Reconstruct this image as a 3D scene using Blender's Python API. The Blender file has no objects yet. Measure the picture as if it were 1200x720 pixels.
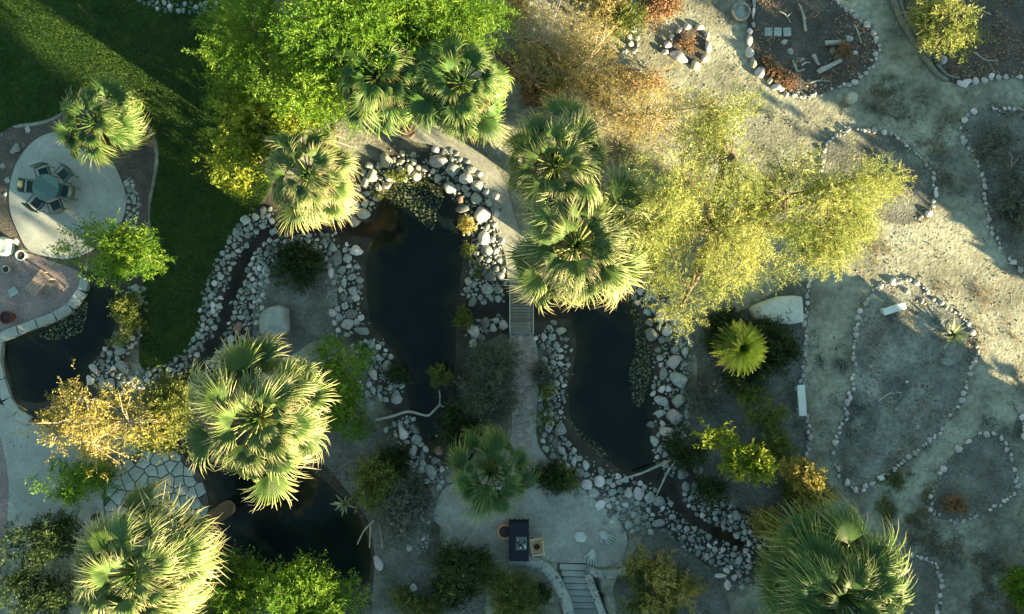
import bpy, bmesh, math, random
import numpy as np
from mathutils import Vector, Matrix, Euler

# ------------------------------------------------------------------ camera, sky, sun, exposure
CAM_H = 32.0            # drone height in metres
PXM = 30.0              # photo pixels per metre on the ground
SUN_EL = math.radians(14.0)
SUN_AZ = math.radians(-34.0)      # direction TOWARDS the sun, from +X
SUNV = Vector((math.cos(SUN_AZ)*math.cos(SUN_EL), math.sin(SUN_AZ)*math.cos(SUN_EL), math.sin(SUN_EL)))

sc = bpy.context.scene
COL = sc.collection
cam_d = bpy.data.cameras.new('camera')
cam = bpy.data.objects.new('camera', cam_d); COL.objects.link(cam)
cam.location = (0, 0, CAM_H); cam.rotation_euler = (0, 0, 0)
cam_d.sensor_width = 36.0; cam_d.lens = 36.0*CAM_H/40.0
cam_d.clip_end = 3000.0
sc.camera = cam

world = bpy.data.worlds.new('World'); sc.world = world; world.use_nodes = True
wn = world.node_tree.nodes; wl = world.node_tree.links
sky = wn.new('ShaderNodeTexSky'); sky.sky_type = 'NISHITA'; sky.sun_disc = False
sky.sun_elevation = SUN_EL; sky.sun_rotation = math.atan2(SUNV.x, SUNV.y)
sky.air_density = 2.6; sky.dust_density = 0.4; sky.ozone_density = 4.5
bg = wn['Background']; bg.inputs['Strength'].default_value = 0.058
wl.new(sky.outputs['Color'], bg.inputs['Color'])

sun_d = bpy.data.lights.new('sun', 'SUN'); sun_d.energy = 5.0; sun_d.angle = math.radians(0.5)
sun_d.color = (1.0, 0.76, 0.44)
sun = bpy.data.objects.new('sun', sun_d); COL.objects.link(sun)
sun.rotation_euler = (-SUNV).to_track_quat('-Z', 'Y').to_euler(); sun.location = SUNV*80

sc.view_settings.view_transform = 'Standard'; sc.view_settings.look = 'None'
sc.view_settings.gamma = 1.0; sc.view_settings.exposure = 2.75
sc.cycles.max_bounces = 6; sc.cycles.transparent_max_bounces = 4

rnd = random.Random(7)
R = np.random.default_rng(11)

# ------------------------------------------------------------------ helpers
def P(px, py, z=0.0):
    k = (CAM_H - z)/CAM_H/PXM
    return Vector(((px-600.0)*k, -(py-360.0)*k, z))
def PW(pts): return np.array([[(a-600.0)/PXM, -(b-360.0)/PXM] for a, b in pts])

def new_obj(name, mesh, parent=None, mat=None):
    o = bpy.data.objects.new(name, mesh); COL.objects.link(o)
    if parent is not None: o.parent = parent
    if mat is not None and mesh is not None:
        if len(mesh.materials) == 0: mesh.materials.append(mat)
    return o
def thing(name, label, cat, loc=(0, 0, 0), rz=0.0, group=None):
    o = bpy.data.objects.new(name, None); COL.objects.link(o)
    o.location = loc; o.rotation_euler = (0, 0, rz); o.empty_display_size = 0.2
    o['label'] = label; o['category'] = cat
    if group: o['group'] = group
    return o
def tag(o, label, cat, group=None):
    o['label'] = label; o['category'] = cat
    if group: o['group'] = group
    return o
def struct(o, label=None):
    o['kind'] = 'structure'
    if label: o['label'] = label
    return o

def mesh_np(name, V, F, smooth=False, fattr=None):
    V = np.ascontiguousarray(V, dtype=np.float32); F = np.ascontiguousarray(F, dtype=np.int32)
    m = bpy.data.meshes.new(name)
    n = F.shape[1]
    m.vertices.add(len(V)); m.vertices.foreach_set('co', V.ravel())
    m.loops.add(F.size); m.loops.foreach_set('vertex_index', F.ravel())
    m.polygons.add(len(F))
    m.polygons.foreach_set('loop_start', np.arange(0, F.size, n, dtype=np.int32))
    if smooth: m.polygons.foreach_set('use_smooth', np.ones(len(F), dtype=bool))
    if fattr:
        for k, a in fattr.items():
            at = m.attributes.new(k, 'FLOAT', 'POINT'); at.data.foreach_set('value', np.ascontiguousarray(a, dtype=np.float32))
    m.update(calc_edges=True)
    return m

class MB:
    """collects boxes, tubes, prisms into one mesh"""
    def __init__(s): s.v = []; s.f = []
    def add(s, vs, fs):
        b = len(s.v); s.v += [tuple(v) for v in vs]; s.f += [tuple(i+b for i in f) for f in fs]
    def box(s, c, size, rz=0.0, rot=None, taper=1.0):
        hx, hy, hz = [q/2 for q in size]
        M = rot if rot is not None else Matrix.Rotation(rz, 3, 'Z')
        vs = []
        for z, t in ((-hz, 1.0), (hz, taper)):
            for x, y in ((-hx, -hy), (hx, -hy), (hx, hy), (-hx, hy)):
                vs.append(Vector(c) + M @ Vector((x*t, y*t, z)))
        s.add(vs, [(3, 2, 1, 0), (4, 5, 6, 7), (0, 1, 5, 4), (1, 2, 6, 5), (2, 3, 7, 6), (3, 0, 4, 7)])
    def tube(s, pts, rads, n=6, cap=True):
        pts = [Vector(p) for p in pts]
        if not hasattr(rads, '__len__'): rads = [rads]*len(pts)
        up = Vector((0.13, 0.27, 0.95)); b = len(s.v); prev = None
        for i, p in enumerate(pts):
            d = (pts[min(i+1, len(pts)-1)] - pts[max(i-1, 0)])
            if d.length < 1e-9: d = Vector((0, 0, 1))
            d.normalize()
            if prev is None:
                a = d.cross(up)
                if a.length < 1e-3: a = d.cross(Vector((1, 0, 0)))
            else:
                a = prev - d*prev.dot(d)
                if a.length < 1e-4: a = d.cross(up)
            a.normalize(); prev = a; c = d.cross(a)
            for k in range(n):
                t = 2*math.pi*k/n
                s.v.append(tuple(p + (a*math.cos(t) + c*math.sin(t))*rads[i]))
        for i in range(len(pts)-1):
            for k in range(n):
                k2 = (k+1) % n
                s.f.append((b+i*n+k, b+i*n+k2, b+(i+1)*n+k2, b+(i+1)*n+k))
        if cap:
            s.f.append(tuple(b+k for k in reversed(range(n))))
            s.f.append(tuple(b+(len(pts)-1)*n+k for k in range(n)))
    def prism(s, poly, z0, z1, inset=0.0):
        n = len(poly); cx = sum(p[0] for p in poly)/n; cy = sum(p[1] for p in poly)/n
        top = [(p[0]+(cx-p[0])*inset, p[1]+(cy-p[1])*inset) for p in poly]
        s.add([(p[0], p[1], z0) for p in poly] + [(p[0], p[1], z1) for p in top],
              [tuple(range(n-1, -1, -1)), tuple(range(n, 2*n))] + [(i, (i+1) % n, n+(i+1) % n, n+i) for i in range(n)])
    def lathe(s, prof, n=20, c=(0, 0)):
        b = len(s.v)
        for r, z in prof:
            for k in range(n):
                t = 2*math.pi*k/n; s.v.append((c[0]+r*math.cos(t), c[1]+r*math.sin(t), z))
        for i in range(len(prof)-1):
            for k in range(n):
                k2 = (k+1) % n; s.f.append((b+i*n+k, b+i*n+k2, b+(i+1)*n+k2, b+(i+1)*n+k))
        s.f.append(tuple(b+k for k in reversed(range(n)))); s.f.append(tuple(b+(len(prof)-1)*n+k for k in range(n)))
    def mesh(s, name, smooth=False):
        m = bpy.data.meshes.new(name); m.from_pydata(s.v, [], s.f); m.update()
        if smooth: m.polygons.foreach_set('use_smooth', [True]*len(m.polygons))
        return m
    def build(s, name, mat, parent=None, smooth=False, bevel=0.0):
        m = s.mesh(name, smooth)
        if bevel:
            bm = bmesh.new(); bm.from_mesh(m)
            bmesh.ops.bevel(bm, geom=list(bm.edges), offset=bevel, segments=1, affect='EDGES', clamp_overlap=True)
            bm.to_mesh(m); bm.free()
        return new_obj(name, m, parent, mat)

def catmull(pts, sub=6, closed=False):
    p = np.array(pts, float); n = len(p); out = []
    rng = n if closed else n-1
    for i in range(rng):
        if closed: a, b, c, d = p[(i-1) % n], p[i], p[(i+1) % n], p[(i+2) % n]
        else: a, b, c, d = p[max(i-1, 0)], p[i], p[i+1], p[min(i+2, n-1)]
        for k in range(sub):
            t = k/sub
            out.append(0.5*((2*b) + (-a+c)*t + (2*a-5*b+4*c-d)*t*t + (-a+3*b-3*c+d)*t**3))
    if not closed: out.append(p[-1])
    return np.array(out)

def seg_dist(q, poly, closed):
    d = np.full(len(q), 1e9)
    n = len(poly)
    for i in range(n if closed else n-1):
        a = poly[i]; b = poly[(i+1) % n]; ab = b-a
        t = np.clip(((q-a) @ ab)/max(ab @ ab, 1e-12), 0, 1)
        d = np.minimum(d, np.hypot(*(q - a - t[:, None]*ab).T))
    return d
def inside(q, poly):
    ins = np.zeros(len(q), bool); n = len(poly); x, y = q[:, 0], q[:, 1]
    for i in range(n):
        a = poly[i]; b = poly[(i-1) % n]
        c = (a[1] > y) != (b[1] > y)
        with np.errstate(divide='ignore', invalid='ignore'):
            xx = (b[0]-a[0])*(y-a[1])/(b[1]-a[1]+1e-15)+a[0]
        ins ^= c & (x < xx)
    return ins
def sdf(q, poly):
    d = seg_dist(q, poly, True); return np.where(inside(q, poly), -d, d)

# ------------------------------------------------------------------ materials
def nodes_of(name):
    m = bpy.data.materials.new(name); m.use_nodes = True
    nt = m.node_tree; return m, nt, nt.nodes, nt.links, nt.nodes['Principled BSDF']
def ramp(N, stops):
    r = N.new('ShaderNodeValToRGB'); e = r.color_ramp.elements
    while len(e) < len(stops): e.new(0.5)
    for el, (p, c) in zip(e, stops): el.position = p; el.color = (*c, 1)
    return r
TINT = {'dry_dirt','bed_soil','dark_mulch','pale_bed_gravel','garden_soil','concrete','path_concrete','flagstone','river_stone','pale_boulder','pebbles','carved_grey_stone','whitish_stone_slab','weathered_plank','grey_rail_wood','driftwood','weathered_log','sandstone'}  # base colours of these are shifted towards the teal hue of the shade
def mat_noise(name, stops, scale=4.0, detail=6.0, rough=0.9, bump=0.3, bscale=None, dist=0.02, coord='Object', rand=0.0, fine=0.0, spec=0.3):
    if name in TINT: stops = [(p, (c[0]*0.86, c[1]*1.03, c[2]*0.99)) for p, c in stops]
    m, nt, N, L, b = nodes_of(name)
    tc = N.new('ShaderNodeTexCoord')
    no = N.new('ShaderNodeTexNoise'); no.inputs['Scale'].default_value = scale; no.inputs['Detail'].default_value = detail
    no.inputs['Roughness'].default_value = 0.65
    L.new(tc.outputs[coord], no.inputs['Vector'])
    r = ramp(N, stops); L.new(no.outputs['Fac'], r.inputs['Fac'])
    col = r.outputs['Color']
    if fine > 0:
        n2 = N.new('ShaderNodeTexNoise'); n2.inputs['Scale'].default_value = scale*9; n2.inputs['Detail'].default_value = 4
        L.new(tc.outputs[coord], n2.inputs['Vector'])
        mr = N.new('ShaderNodeMapRange'); mr.inputs['From Min'].default_value = 0.3; mr.inputs['From Max'].default_value = 0.7
        mr.inputs['To Min'].default_value = 1-fine; mr.inputs['To Max'].default_value = 1+fine
        L.new(n2.outputs['Fac'], mr.inputs['Value'])
        mx = N.new('ShaderNodeVectorMath'); mx.operation = 'SCALE'
        L.new(col, mx.inputs[0]); L.new(mr.outputs['Result'], mx.inputs['Scale']); col = mx.outputs['Vector']
    if rand > 0:
        oi = N.new('ShaderNodeObjectInfo'); mr = N.new('ShaderNodeMapRange')
        mr.inputs['To Min'].default_value = 1-rand; mr.inputs['To Max'].default_value = 1+rand
        L.new(oi.outputs['Random'], mr.inputs['Value'])
        mx = N.new('ShaderNodeVectorMath'); mx.operation = 'SCALE'
        L.new(col, mx.inputs[0]); L.new(mr.outputs['Result'], mx.inputs['Scale']); col = mx.outputs['Vector']
    L.new(col, b.inputs['Base Color'])
    b.inputs['Roughness'].default_value = rough; b.inputs['Specular IOR Level'].default_value = spec
    if bump > 0:
        bn = N.new('ShaderNodeTexNoise'); bn.inputs['Scale'].default_value = bscale or scale*4; bn.inputs['Detail'].default_value = 5
        L.new(tc.outputs[coord], bn.inputs['Vector'])
        bp = N.new('ShaderNodeBump'); bp.inputs['Strength'].default_value = bump; bp.inputs['Distance'].default_value = dist
        L.new(bn.outputs['Fac'], bp.inputs['Height']); L.new(bp.outputs['Normal'], b.inputs['Normal'])
    return m
def mat_leaf(name, stops, transl=0.35, rough=0.55, attr='v', rand=0.12, spec=0.25):
    m, nt, N, L, b = nodes_of(name)
    at = N.new('ShaderNodeAttribute'); at.attribute_name = attr
    r = ramp(N, stops); L.new(at.outputs['Fac'], r.inputs['Fac'])
    oi = N.new('ShaderNodeObjectInfo'); mr = N.new('ShaderNodeMapRange')
    mr.inputs['To Min'].default_value = 1-rand; mr.inputs['To Max'].default_value = 1+rand
    L.new(oi.outputs['Random'], mr.inputs['Value'])
    mx = N.new('ShaderNodeVectorMath'); mx.operation = 'SCALE'
    L.new(r.outputs['Color'], mx.inputs[0]); L.new(mr.outputs['Result'], mx.inputs['Scale'])
    L.new(mx.outputs['Vector'], b.inputs['Base Color']); b.inputs['Roughness'].default_value = rough
    b.inputs['Specular IOR Level'].default_value = spec
    tr = N.new('ShaderNodeBsdfTranslucent'); L.new(mx.outputs['Vector'], tr.inputs['Color'])
    ms = N.new('ShaderNodeMixShader'); ms.inputs['Fac'].default_value = transl
    L.new(b.outputs['BSDF'], ms.inputs[1]); L.new(tr.outputs['BSDF'], ms.inputs[2])
    L.new(ms.outputs['Shader'], N['Material Output'].inputs['Surface'])
    return m
def mat_plain(name, c, rough=0.6, var=0.12, scale=8, spec=0.3, bump=0.1):
    lo = tuple(q*(1-var) for q in c); hi = tuple(q*(1+var) for q in c)
    return mat_noise(name, [(0.3, lo), (0.7, hi)], scale=scale, rough=rough, bump=bump, spec=spec)

M = {}
M['dirt'] = mat_noise('dry_dirt', [(0.30, (0.10, 0.092, 0.07)), (0.45, (0.21, 0.187, 0.143)), (0.60, (0.36, 0.325, 0.25)), (0.8, (0.23, 0.21, 0.15))], scale=0.55, detail=12, bump=0.6, bscale=9, dist=0.05, fine=0.22)
M['bed'] = mat_noise('bed_soil', [(0.3, (0.085, 0.075, 0.065)), (0.5, (0.15, 0.135, 0.115)), (0.72, (0.25, 0.225, 0.185))], scale=1.1, detail=12, bump=0.7, bscale=12, dist=0.05, fine=0.3)
M['bed_dark'] = mat_noise('dark_mulch', [(0.3, (0.055, 0.045, 0.04)), (0.55, (0.10, 0.08, 0.07)), (0.75, (0.17, 0.13, 0.10))], scale=1.3, detail=12, bump=0.8, bscale=14, dist=0.06, fine=0.35)
M['bed_pale'] = mat_noise('pale_bed_gravel', [(0.34, (0.09, 0.085, 0.075)), (0.5, (0.19, 0.18, 0.155)), (0.66, (0.32, 0.30, 0.26))], scale=0.8, detail=12, bump=0.6, bscale=12, dist=0.05, fine=0.25)
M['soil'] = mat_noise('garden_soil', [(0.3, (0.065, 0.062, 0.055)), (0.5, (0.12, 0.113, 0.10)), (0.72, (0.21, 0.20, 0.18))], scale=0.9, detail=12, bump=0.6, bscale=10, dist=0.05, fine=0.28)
M['lawn'] = mat_noise('lawn_turf', [(0.3, (0.014, 0.036, 0.010)), (0.55, (0.035, 0.07, 0.016)), (0.75, (0.075, 0.085, 0.026))], scale=1.6, detail=10, bump=0.6, bscale=30, dist=0.04, fine=0.3)
M['concrete'] = mat_noise('concrete', [(0.25, (0.24, 0.23, 0.21)), (0.5, (0.33, 0.315, 0.29)), (0.75, (0.42, 0.40, 0.365))], scale=0.9, detail=10, rough=0.85, bump=0.25, bscale=20, dist=0.01, fine=0.1)
M['path'] = mat_noise('path_concrete', [(0.25, (0.20, 0.18, 0.16)), (0.5, (0.31, 0.28, 0.25)), (0.75, (0.44, 0.40, 0.35))], scale=0.8, detail=12, rough=0.9, bump=0.3, bscale=14, dist=0.02, fine=0.16)
M['paver'] = mat_noise('brown_paving', [(0.25, (0.15, 0.135, 0.125)), (0.5, (0.21, 0.185, 0.17)), (0.75, (0.28, 0.24, 0.22))], scale=1.2, detail=10, rough=0.9, bump=0.3, bscale=16, dist=0.02, fine=0.2)
M['path_flag'] = mat_noise('path_flagstone', [(0.25, (0.20, 0.18, 0.165)), (0.5, (0.29, 0.265, 0.24)), (0.75, (0.40, 0.37, 0.33))], scale=1.2, detail=10, rough=0.9, bump=0.3, bscale=14, dist=0.02, rand=0.14, fine=0.16)
M['flag'] = mat_noise('flagstone', [(0.25, (0.22, 0.235, 0.23)), (0.5, (0.32, 0.33, 0.32)), (0.75, (0.42, 0.42, 0.40))], scale=1.6, detail=8, rough=0.85, bump=0.3, bscale=9, dist=0.02, rand=0.15, fine=0.1)
M['stone'] = mat_noise('river_stone', [(0.25, (0.13, 0.13, 0.125)), (0.5, (0.29, 0.285, 0.27)), (0.75, (0.50, 0.49, 0.46))], scale=1.6, detail=9, rough=0.85, bump=0.6, bscale=5, dist=0.05, rand=0.5, fine=0.12)
M['stone_pale'] = mat_noise('pale_edging_stone', [(0.25, (0.30, 0.305, 0.29)), (0.5, (0.47, 0.47, 0.45)), (0.75, (0.62, 0.615, 0.59))], scale=1.6, detail=8, rough=0.85, bump=0.5, bscale=5, dist=0.04, rand=0.3, fine=0.12)
M['stone_warm'] = mat_noise('sandstone', [(0.25, (0.30, 0.25, 0.19)), (0.5, (0.47, 0.41, 0.33)), (0.75, (0.62, 0.56, 0.46))], scale=1.3, detail=7, rough=0.9, bump=0.5, bscale=5, dist=0.04, rand=0.22, fine=0.12)
M['stone_brown'] = mat_noise('brown_stone', [(0.25, (0.13, 0.09, 0.07)), (0.5, (0.24, 0.16, 0.12)), (0.75, (0.36, 0.27, 0.21))], scale=1.3, detail=7, rough=0.9, bump=0.5, bscale=5, dist=0.04, rand=0.2)
M['boulder'] = mat_noise('pale_boulder', [(0.25, (0.36, 0.355, 0.33)), (0.5, (0.52, 0.51, 0.48)), (0.75, (0.64, 0.63, 0.60))], scale=0.9, detail=9, rough=0.9, bump=0.6, bscale=4, dist=0.05, fine=0.1)
M['white'] = mat_noise('whitish_stone_slab', [(0.3, (0.58, 0.57, 0.54)), (0.7, (0.74, 0.73, 0.70))], scale=3, rough=0.8, bump=0.2, bscale=12, dist=0.01)
M['pebble'] = mat_noise('pebbles', [(0.25, (0.16, 0.155, 0.145)), (0.5, (0.30, 0.29, 0.27)), (0.75, (0.46, 0.44, 0.41))], scale=3.5, detail=3, rough=0.9, bump=0.2, bscale=8)
M['bark'] = mat_noise('bark', [(0.3, (0.08, 0.06, 0.045)), (0.7, (0.20, 0.16, 0.12))], scale=6, rough=0.95, bump=0.6, bscale=18, dist=0.03)
M['pale_bark'] = mat_noise('pale_bark', [(0.3, (0.28, 0.24, 0.18)), (0.7, (0.46, 0.41, 0.33))], scale=6, rough=0.9, bump=0.4, bscale=18, dist=0.02)
M['drift'] = mat_noise('driftwood', [(0.3, (0.26, 0.245, 0.22)), (0.7, (0.46, 0.44, 0.40))], scale=5, rough=0.9, bump=0.5, bscale=20, dist=0.02)
M['log'] = mat_noise('weathered_log', [(0.3, (0.13, 0.115, 0.10)), (0.7, (0.27, 0.245, 0.22))], scale=5, rough=0.95, bump=0.6, bscale=16, dist=0.03)
M['plank'] = mat_noise('weathered_plank', [(0.3, (0.13, 0.12, 0.105)), (0.7, (0.23, 0.21, 0.185))], scale=5, rough=0.85, bump=0.4, bscale=20, dist=0.01, rand=0.22)
M['rail'] = mat_plain('grey_rail_wood', (0.36, 0.34, 0.31))
M['teal_metal'] = mat_plain('teal_metal', (0.06, 0.135, 0.12), rough=0.5)
M['seat_dark'] = mat_plain('dark_seat_mesh', (0.025, 0.05, 0.05), rough=0.7)
M['chair_frame'] = mat_plain('grey_green_frame', (0.09, 0.13, 0.115), rough=0.5)
M['navy'] = mat_plain('navy_cloth', (0.010, 0.015, 0.026), rough=0.9)
M['tan_wood'] = mat_plain('tan_wood', (0.52, 0.38, 0.21), rough=0.7)
M['black'] = mat_plain('black_plastic', (0.015, 0.015, 0.016), rough=0.5)
M['terracotta'] = mat_plain('terracotta', (0.42, 0.20, 0.09), rough=0.8)
M['red_pot'] = mat_plain('dark_red_glaze', (0.10, 0.03, 0.025), rough=0.4)
M['potsoil'] = mat_plain('potting_soil', (0.045, 0.035, 0.03), rough=1.0, var=0.4, scale=30)
M['bench_wood'] = mat_plain('bench_wood', (0.30, 0.23, 0.18), rough=0.8, scale=14)
M['handstone'] = mat_plain('carved_grey_stone', (0.40, 0.41, 0.39), rough=0.9, scale=5, bump=0.4)
M['trunk'] = mat_noise('palm_trunk', [(0.3, (0.10, 0.075, 0.05)), (0.7, (0.24, 0.19, 0.13))], scale=5, rough=0.95, bump=0.8, bscale=14, dist=0.05)
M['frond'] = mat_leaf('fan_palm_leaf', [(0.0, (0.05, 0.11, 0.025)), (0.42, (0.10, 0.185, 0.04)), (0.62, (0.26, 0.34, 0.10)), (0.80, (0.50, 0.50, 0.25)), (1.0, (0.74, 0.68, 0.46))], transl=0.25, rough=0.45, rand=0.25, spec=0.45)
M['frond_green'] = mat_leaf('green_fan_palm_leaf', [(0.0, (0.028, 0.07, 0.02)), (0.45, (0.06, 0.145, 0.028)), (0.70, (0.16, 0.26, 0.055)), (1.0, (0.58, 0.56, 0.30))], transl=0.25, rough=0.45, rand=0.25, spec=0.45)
M['frond_dead'] = mat_leaf('dead_palm_leaf', [(0.0, (0.26, 0.18, 0.09)), (1.0, (0.55, 0.44, 0.26))], transl=0.15, rough=0.8, rand=0.2)
M['cycad'] = mat_leaf('cycad_leaf', [(0.0, (0.05, 0.12, 0.015)), (0.6, (0.13, 0.23, 0.03)), (1.0, (0.36, 0.40, 0.09))], transl=0.25, rough=0.4, rand=0.2)
M['agave'] = mat_leaf('agave_leaf', [(0.0, (0.10, 0.16, 0.08)), (1.0, (0.30, 0.36, 0.20))], transl=0.1, rough=0.5, rand=0.2)
def leafset(k, a, b, c, t=0.35): M[k] = mat_leaf(k, [(0.05, a), (0.5, b), (0.95, c)], transl=t)
leafset('leaf_lush', (0.04, 0.115, 0.012), (0.11, 0.24, 0.022), (0.27, 0.39, 0.045), 0.45)
leafset('leaf_lime', (0.09, 0.16, 0.015), (0.20, 0.27, 0.025), (0.34, 0.36, 0.05), 0.4)
leafset('leaf_palo', (0.09, 0.145, 0.032), (0.25, 0.31, 0.08), (0.50, 0.51, 0.18), 0.4)
leafset('leaf_dry', (0.18, 0.17, 0.06), (0.34, 0.31, 0.12), (0.50, 0.42, 0.19), 0.4)
leafset('leaf_olive', (0.045, 0.085, 0.022), (0.11, 0.165, 0.035), (0.26, 0.28, 0.07), 0.38)
leafset('leaf_gold', (0.16, 0.165, 0.035), (0.34, 0.31, 0.07), (0.52, 0.46, 0.17), 0.35)
leafset('leaf_dark', (0.014, 0.035, 0.012), (0.03, 0.062, 0.018), (0.06, 0.10, 0.025), 0.3)
leafset('leaf_grey', (0.06, 0.085, 0.065), (0.12, 0.15, 0.12), (0.20, 0.23, 0.18), 0.25)
leafset('leaf_greygreen', (0.035, 0.06, 0.04), (0.075, 0.11, 0.075), (0.14, 0.18, 0.12), 0.25)
leafset('leaf_rust', (0.15, 0.085, 0.045), (0.26, 0.16, 0.085), (0.40, 0.29, 0.15), 0.3)
leafset('grass', (0.018, 0.055, 0.008), (0.042, 0.11, 0.012), (0.09, 0.165, 0.02), 0.4)
leafset('dry_grass', (0.16, 0.12, 0.06), (0.30, 0.24, 0.12), (0.44, 0.36, 0.20), 0.3)
leafset('litter', (0.07, 0.045, 0.03), (0.18, 0.12, 0.07), (0.36, 0.27, 0.16), 0.1)
leafset('lily', (0.025, 0.045, 0.022), (0.06, 0.09, 0.042), (0.14, 0.17, 0.085), 0.1)

def dark_shore(m):
    # earth coloured darker within about a metre and a half of the ponds
    nt = m.node_tree; N, L = nt.nodes, nt.links; b = N['Principled BSDF']; src = b.inputs['Base Color'].links[0].from_socket
    at = N.new('ShaderNodeAttribute'); at.attribute_name = 'shore'; tc = N.new('ShaderNodeTexCoord')
    no = N.new('ShaderNodeTexNoise'); no.inputs['Scale'].default_value = 1.4; no.inputs['Detail'].default_value = 8; L.new(tc.outputs['Object'], no.inputs['Vector'])
    ad = N.new('ShaderNodeMath'); ad.operation = 'MULTIPLY_ADD'; ad.inputs[1].default_value = -1.6; L.new(no.outputs['Fac'], ad.inputs[0]); L.new(at.outputs['Fac'], ad.inputs[2])
    mr = N.new('ShaderNodeMapRange'); mr.inputs['From Min'].default_value = 0.0; mr.inputs['From Max'].default_value = 0.9; L.new(ad.outputs[0], mr.inputs['Value'])
    r = ramp(N, [(0.3, (0.018, 0.020, 0.016)), (0.7, (0.055, 0.055, 0.043))]); L.new(no.outputs['Fac'], r.inputs['Fac'])
    mx = N.new('ShaderNodeMix'); mx.data_type = 'RGBA'; L.new(mr.outputs['Result'], mx.inputs[0]); L.new(r.outputs['Color'], mx.inputs[6]); L.new(src, mx.inputs[7]); L.new(mx.outputs[2], b.inputs['Base Color'])
dark_shore(M['dirt'])
def mat_water(name, deep, murk, shallow):
    m, nt, N, L, b = nodes_of(name)
    tc = N.new('ShaderNodeTexCoord'); no = N.new('ShaderNodeTexNoise'); no.inputs['Scale'].default_value = 0.9; no.inputs['Detail'].default_value = 7
    L.new(tc.outputs['Object'], no.inputs['Vector'])
    r = ramp(N, [(0.40, deep), (0.75, murk)]); L.new(no.outputs['Fac'], r.inputs['Fac'])
    at = N.new('ShaderNodeAttribute'); at.attribute_name = 'shore'          # metres to the shore, negative inside: the muddy bottom shows in the shallows
    ad = N.new('ShaderNodeMath'); ad.operation = 'MULTIPLY_ADD'; ad.inputs[1].default_value = 1.3; L.new(no.outputs['Fac'], ad.inputs[0]); L.new(at.outputs['Fac'], ad.inputs[2])
    mr = N.new('ShaderNodeMapRange'); mr.inputs['From Min'].default_value = 0.05; mr.inputs['From Max'].default_value = 0.75; L.new(ad.outputs[0], mr.inputs['Value'])
    mx = N.new('ShaderNodeMix'); mx.data_type = 'RGBA'; L.new(mr.outputs['Result'], mx.inputs[0]); L.new(r.outputs['Color'], mx.inputs[6]); mx.inputs[7].default_value = (*shallow, 1)
    L.new(mx.outputs[2], b.inputs['Base Color'])
    b.inputs['Roughness'].default_value = 0.05; b.inputs['IOR'].default_value = 1.33; b.inputs['Specular IOR Level'].default_value = 0.3
    w = N.new('ShaderNodeTexNoise'); w.inputs['Scale'].default_value = 2.2; w.inputs['Detail'].default_value = 5
    L.new(tc.outputs['Object'], w.inputs['Vector'])
    bp = N.new('ShaderNodeBump'); bp.inputs['Strength'].default_value = 0.22; bp.inputs['Distance'].default_value = 0.03
    L.new(w.outputs['Fac'], bp.inputs['Height']); L.new(bp.outputs['Normal'], b.inputs['Normal'])
    return m
M['water'] = mat_water('pond_water', (0.0035, 0.0085, 0.0080), (0.0070, 0.0125, 0.0095), (0.022, 0.026, 0.012))
M['stream'] = mat_water('stream_water', (0.006, 0.007, 0.006), (0.020, 0.018, 0.012), (0.035, 0.030, 0.018))

# ------------------------------------------------------------------ terrain
POND = {
 'central': catmull(PW([(470,206),(500,205),(524,222),(541,247),(545,290),(541,335),(537,385),(536,425),(530,455),(524,482),(512,520),(500,524),(488,503),(478,480),(472,450),(462,418),(445,398),(432,380),(426,345),(427,305),(436,275),(438,248),(452,220)]), 4, True),
 'east': catmull(PW([(672,345),(700,335),(738,340),(752,370),(765,405),(770,440),(771,480),(767,520),(772,545),(770,560),(740,556),(718,548),(690,525),(668,495),(664,460),(668,435),(673,405),(667,372)]), 4, True),
 'west': catmull(PW([(97,337),(83,363),(62,376),(43,383),(3,400),(6,440),(20,470),(50,474),(100,455),(108,428),(130,400),(137,367),(142,343),(120,335)]), 4, True),
 'south': catmull(PW([(205,520),(240,530),(270,518),(330,530),(378,560),(413,593),(428,617),(437,655),(428,688),(380,694),(320,690),(262,692),(244,665),(254,610),(246,570),(226,540)]), 4, True),
}
STREAM = {
 'upper': (catmull(PW([(436,270),(400,266),(365,268),(335,268),(312,274),(296,288),(284,308),(276,332),(266,360),(258,385),(246,408),(230,428),(214,446)]), 4), 22/PXM),
 'bridge': (PW([(538,364),(575,363),(611,363),(640,363),(672,366)]), 24/PXM),
 'lower': (catmull(PW([(772,552),(786,572),(797,597),(820,614),(845,627),(866,638)]), 4), 20/PXM),
}
STAIR = PW([(652,660),(694,660),(712,735),(668,735)])
WATER_Z = -0.13
def shapes_sd(q):
    out = [(k, sdf(q, p)) for k, p in POND.items()]
    out += [(k, seg_dist(q, pl, False)-w/2) for k, (pl, w) in STREAM.items()]
    return out
def undul(x, y):
    return (np.sin(x*0.9+1.3*np.sin(y*0.5))*np.cos(y*0.8+0.7*np.sin(x*0.6))*0.5 + 0.5*np.sin(x*2.3+y*1.7)*np.sin(y*2.9-x*1.1)*0.5 - 0.75)*0.03
def hgt(q):
    q = np.atleast_2d(np.asarray(q, float))
    d = np.min([s for _, s in shapes_sd(q)], axis=0)
    s = np.clip((0.10-d)/0.65, 0, 1); h = -0.5*s*s*(3-2*s)
    h = h + undul(q[:, 0], q[:, 1])
    st = sdf(q, STAIR); ypx = 360-q[:, 1]*PXM
    h = h - np.where(st < 0.05, np.clip((ypx-658)/70, 0, 1)*0.90 + 0.12, 0)
    return h
def h1(x, y): return float(hgt([[x, y]])[0])

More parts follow.
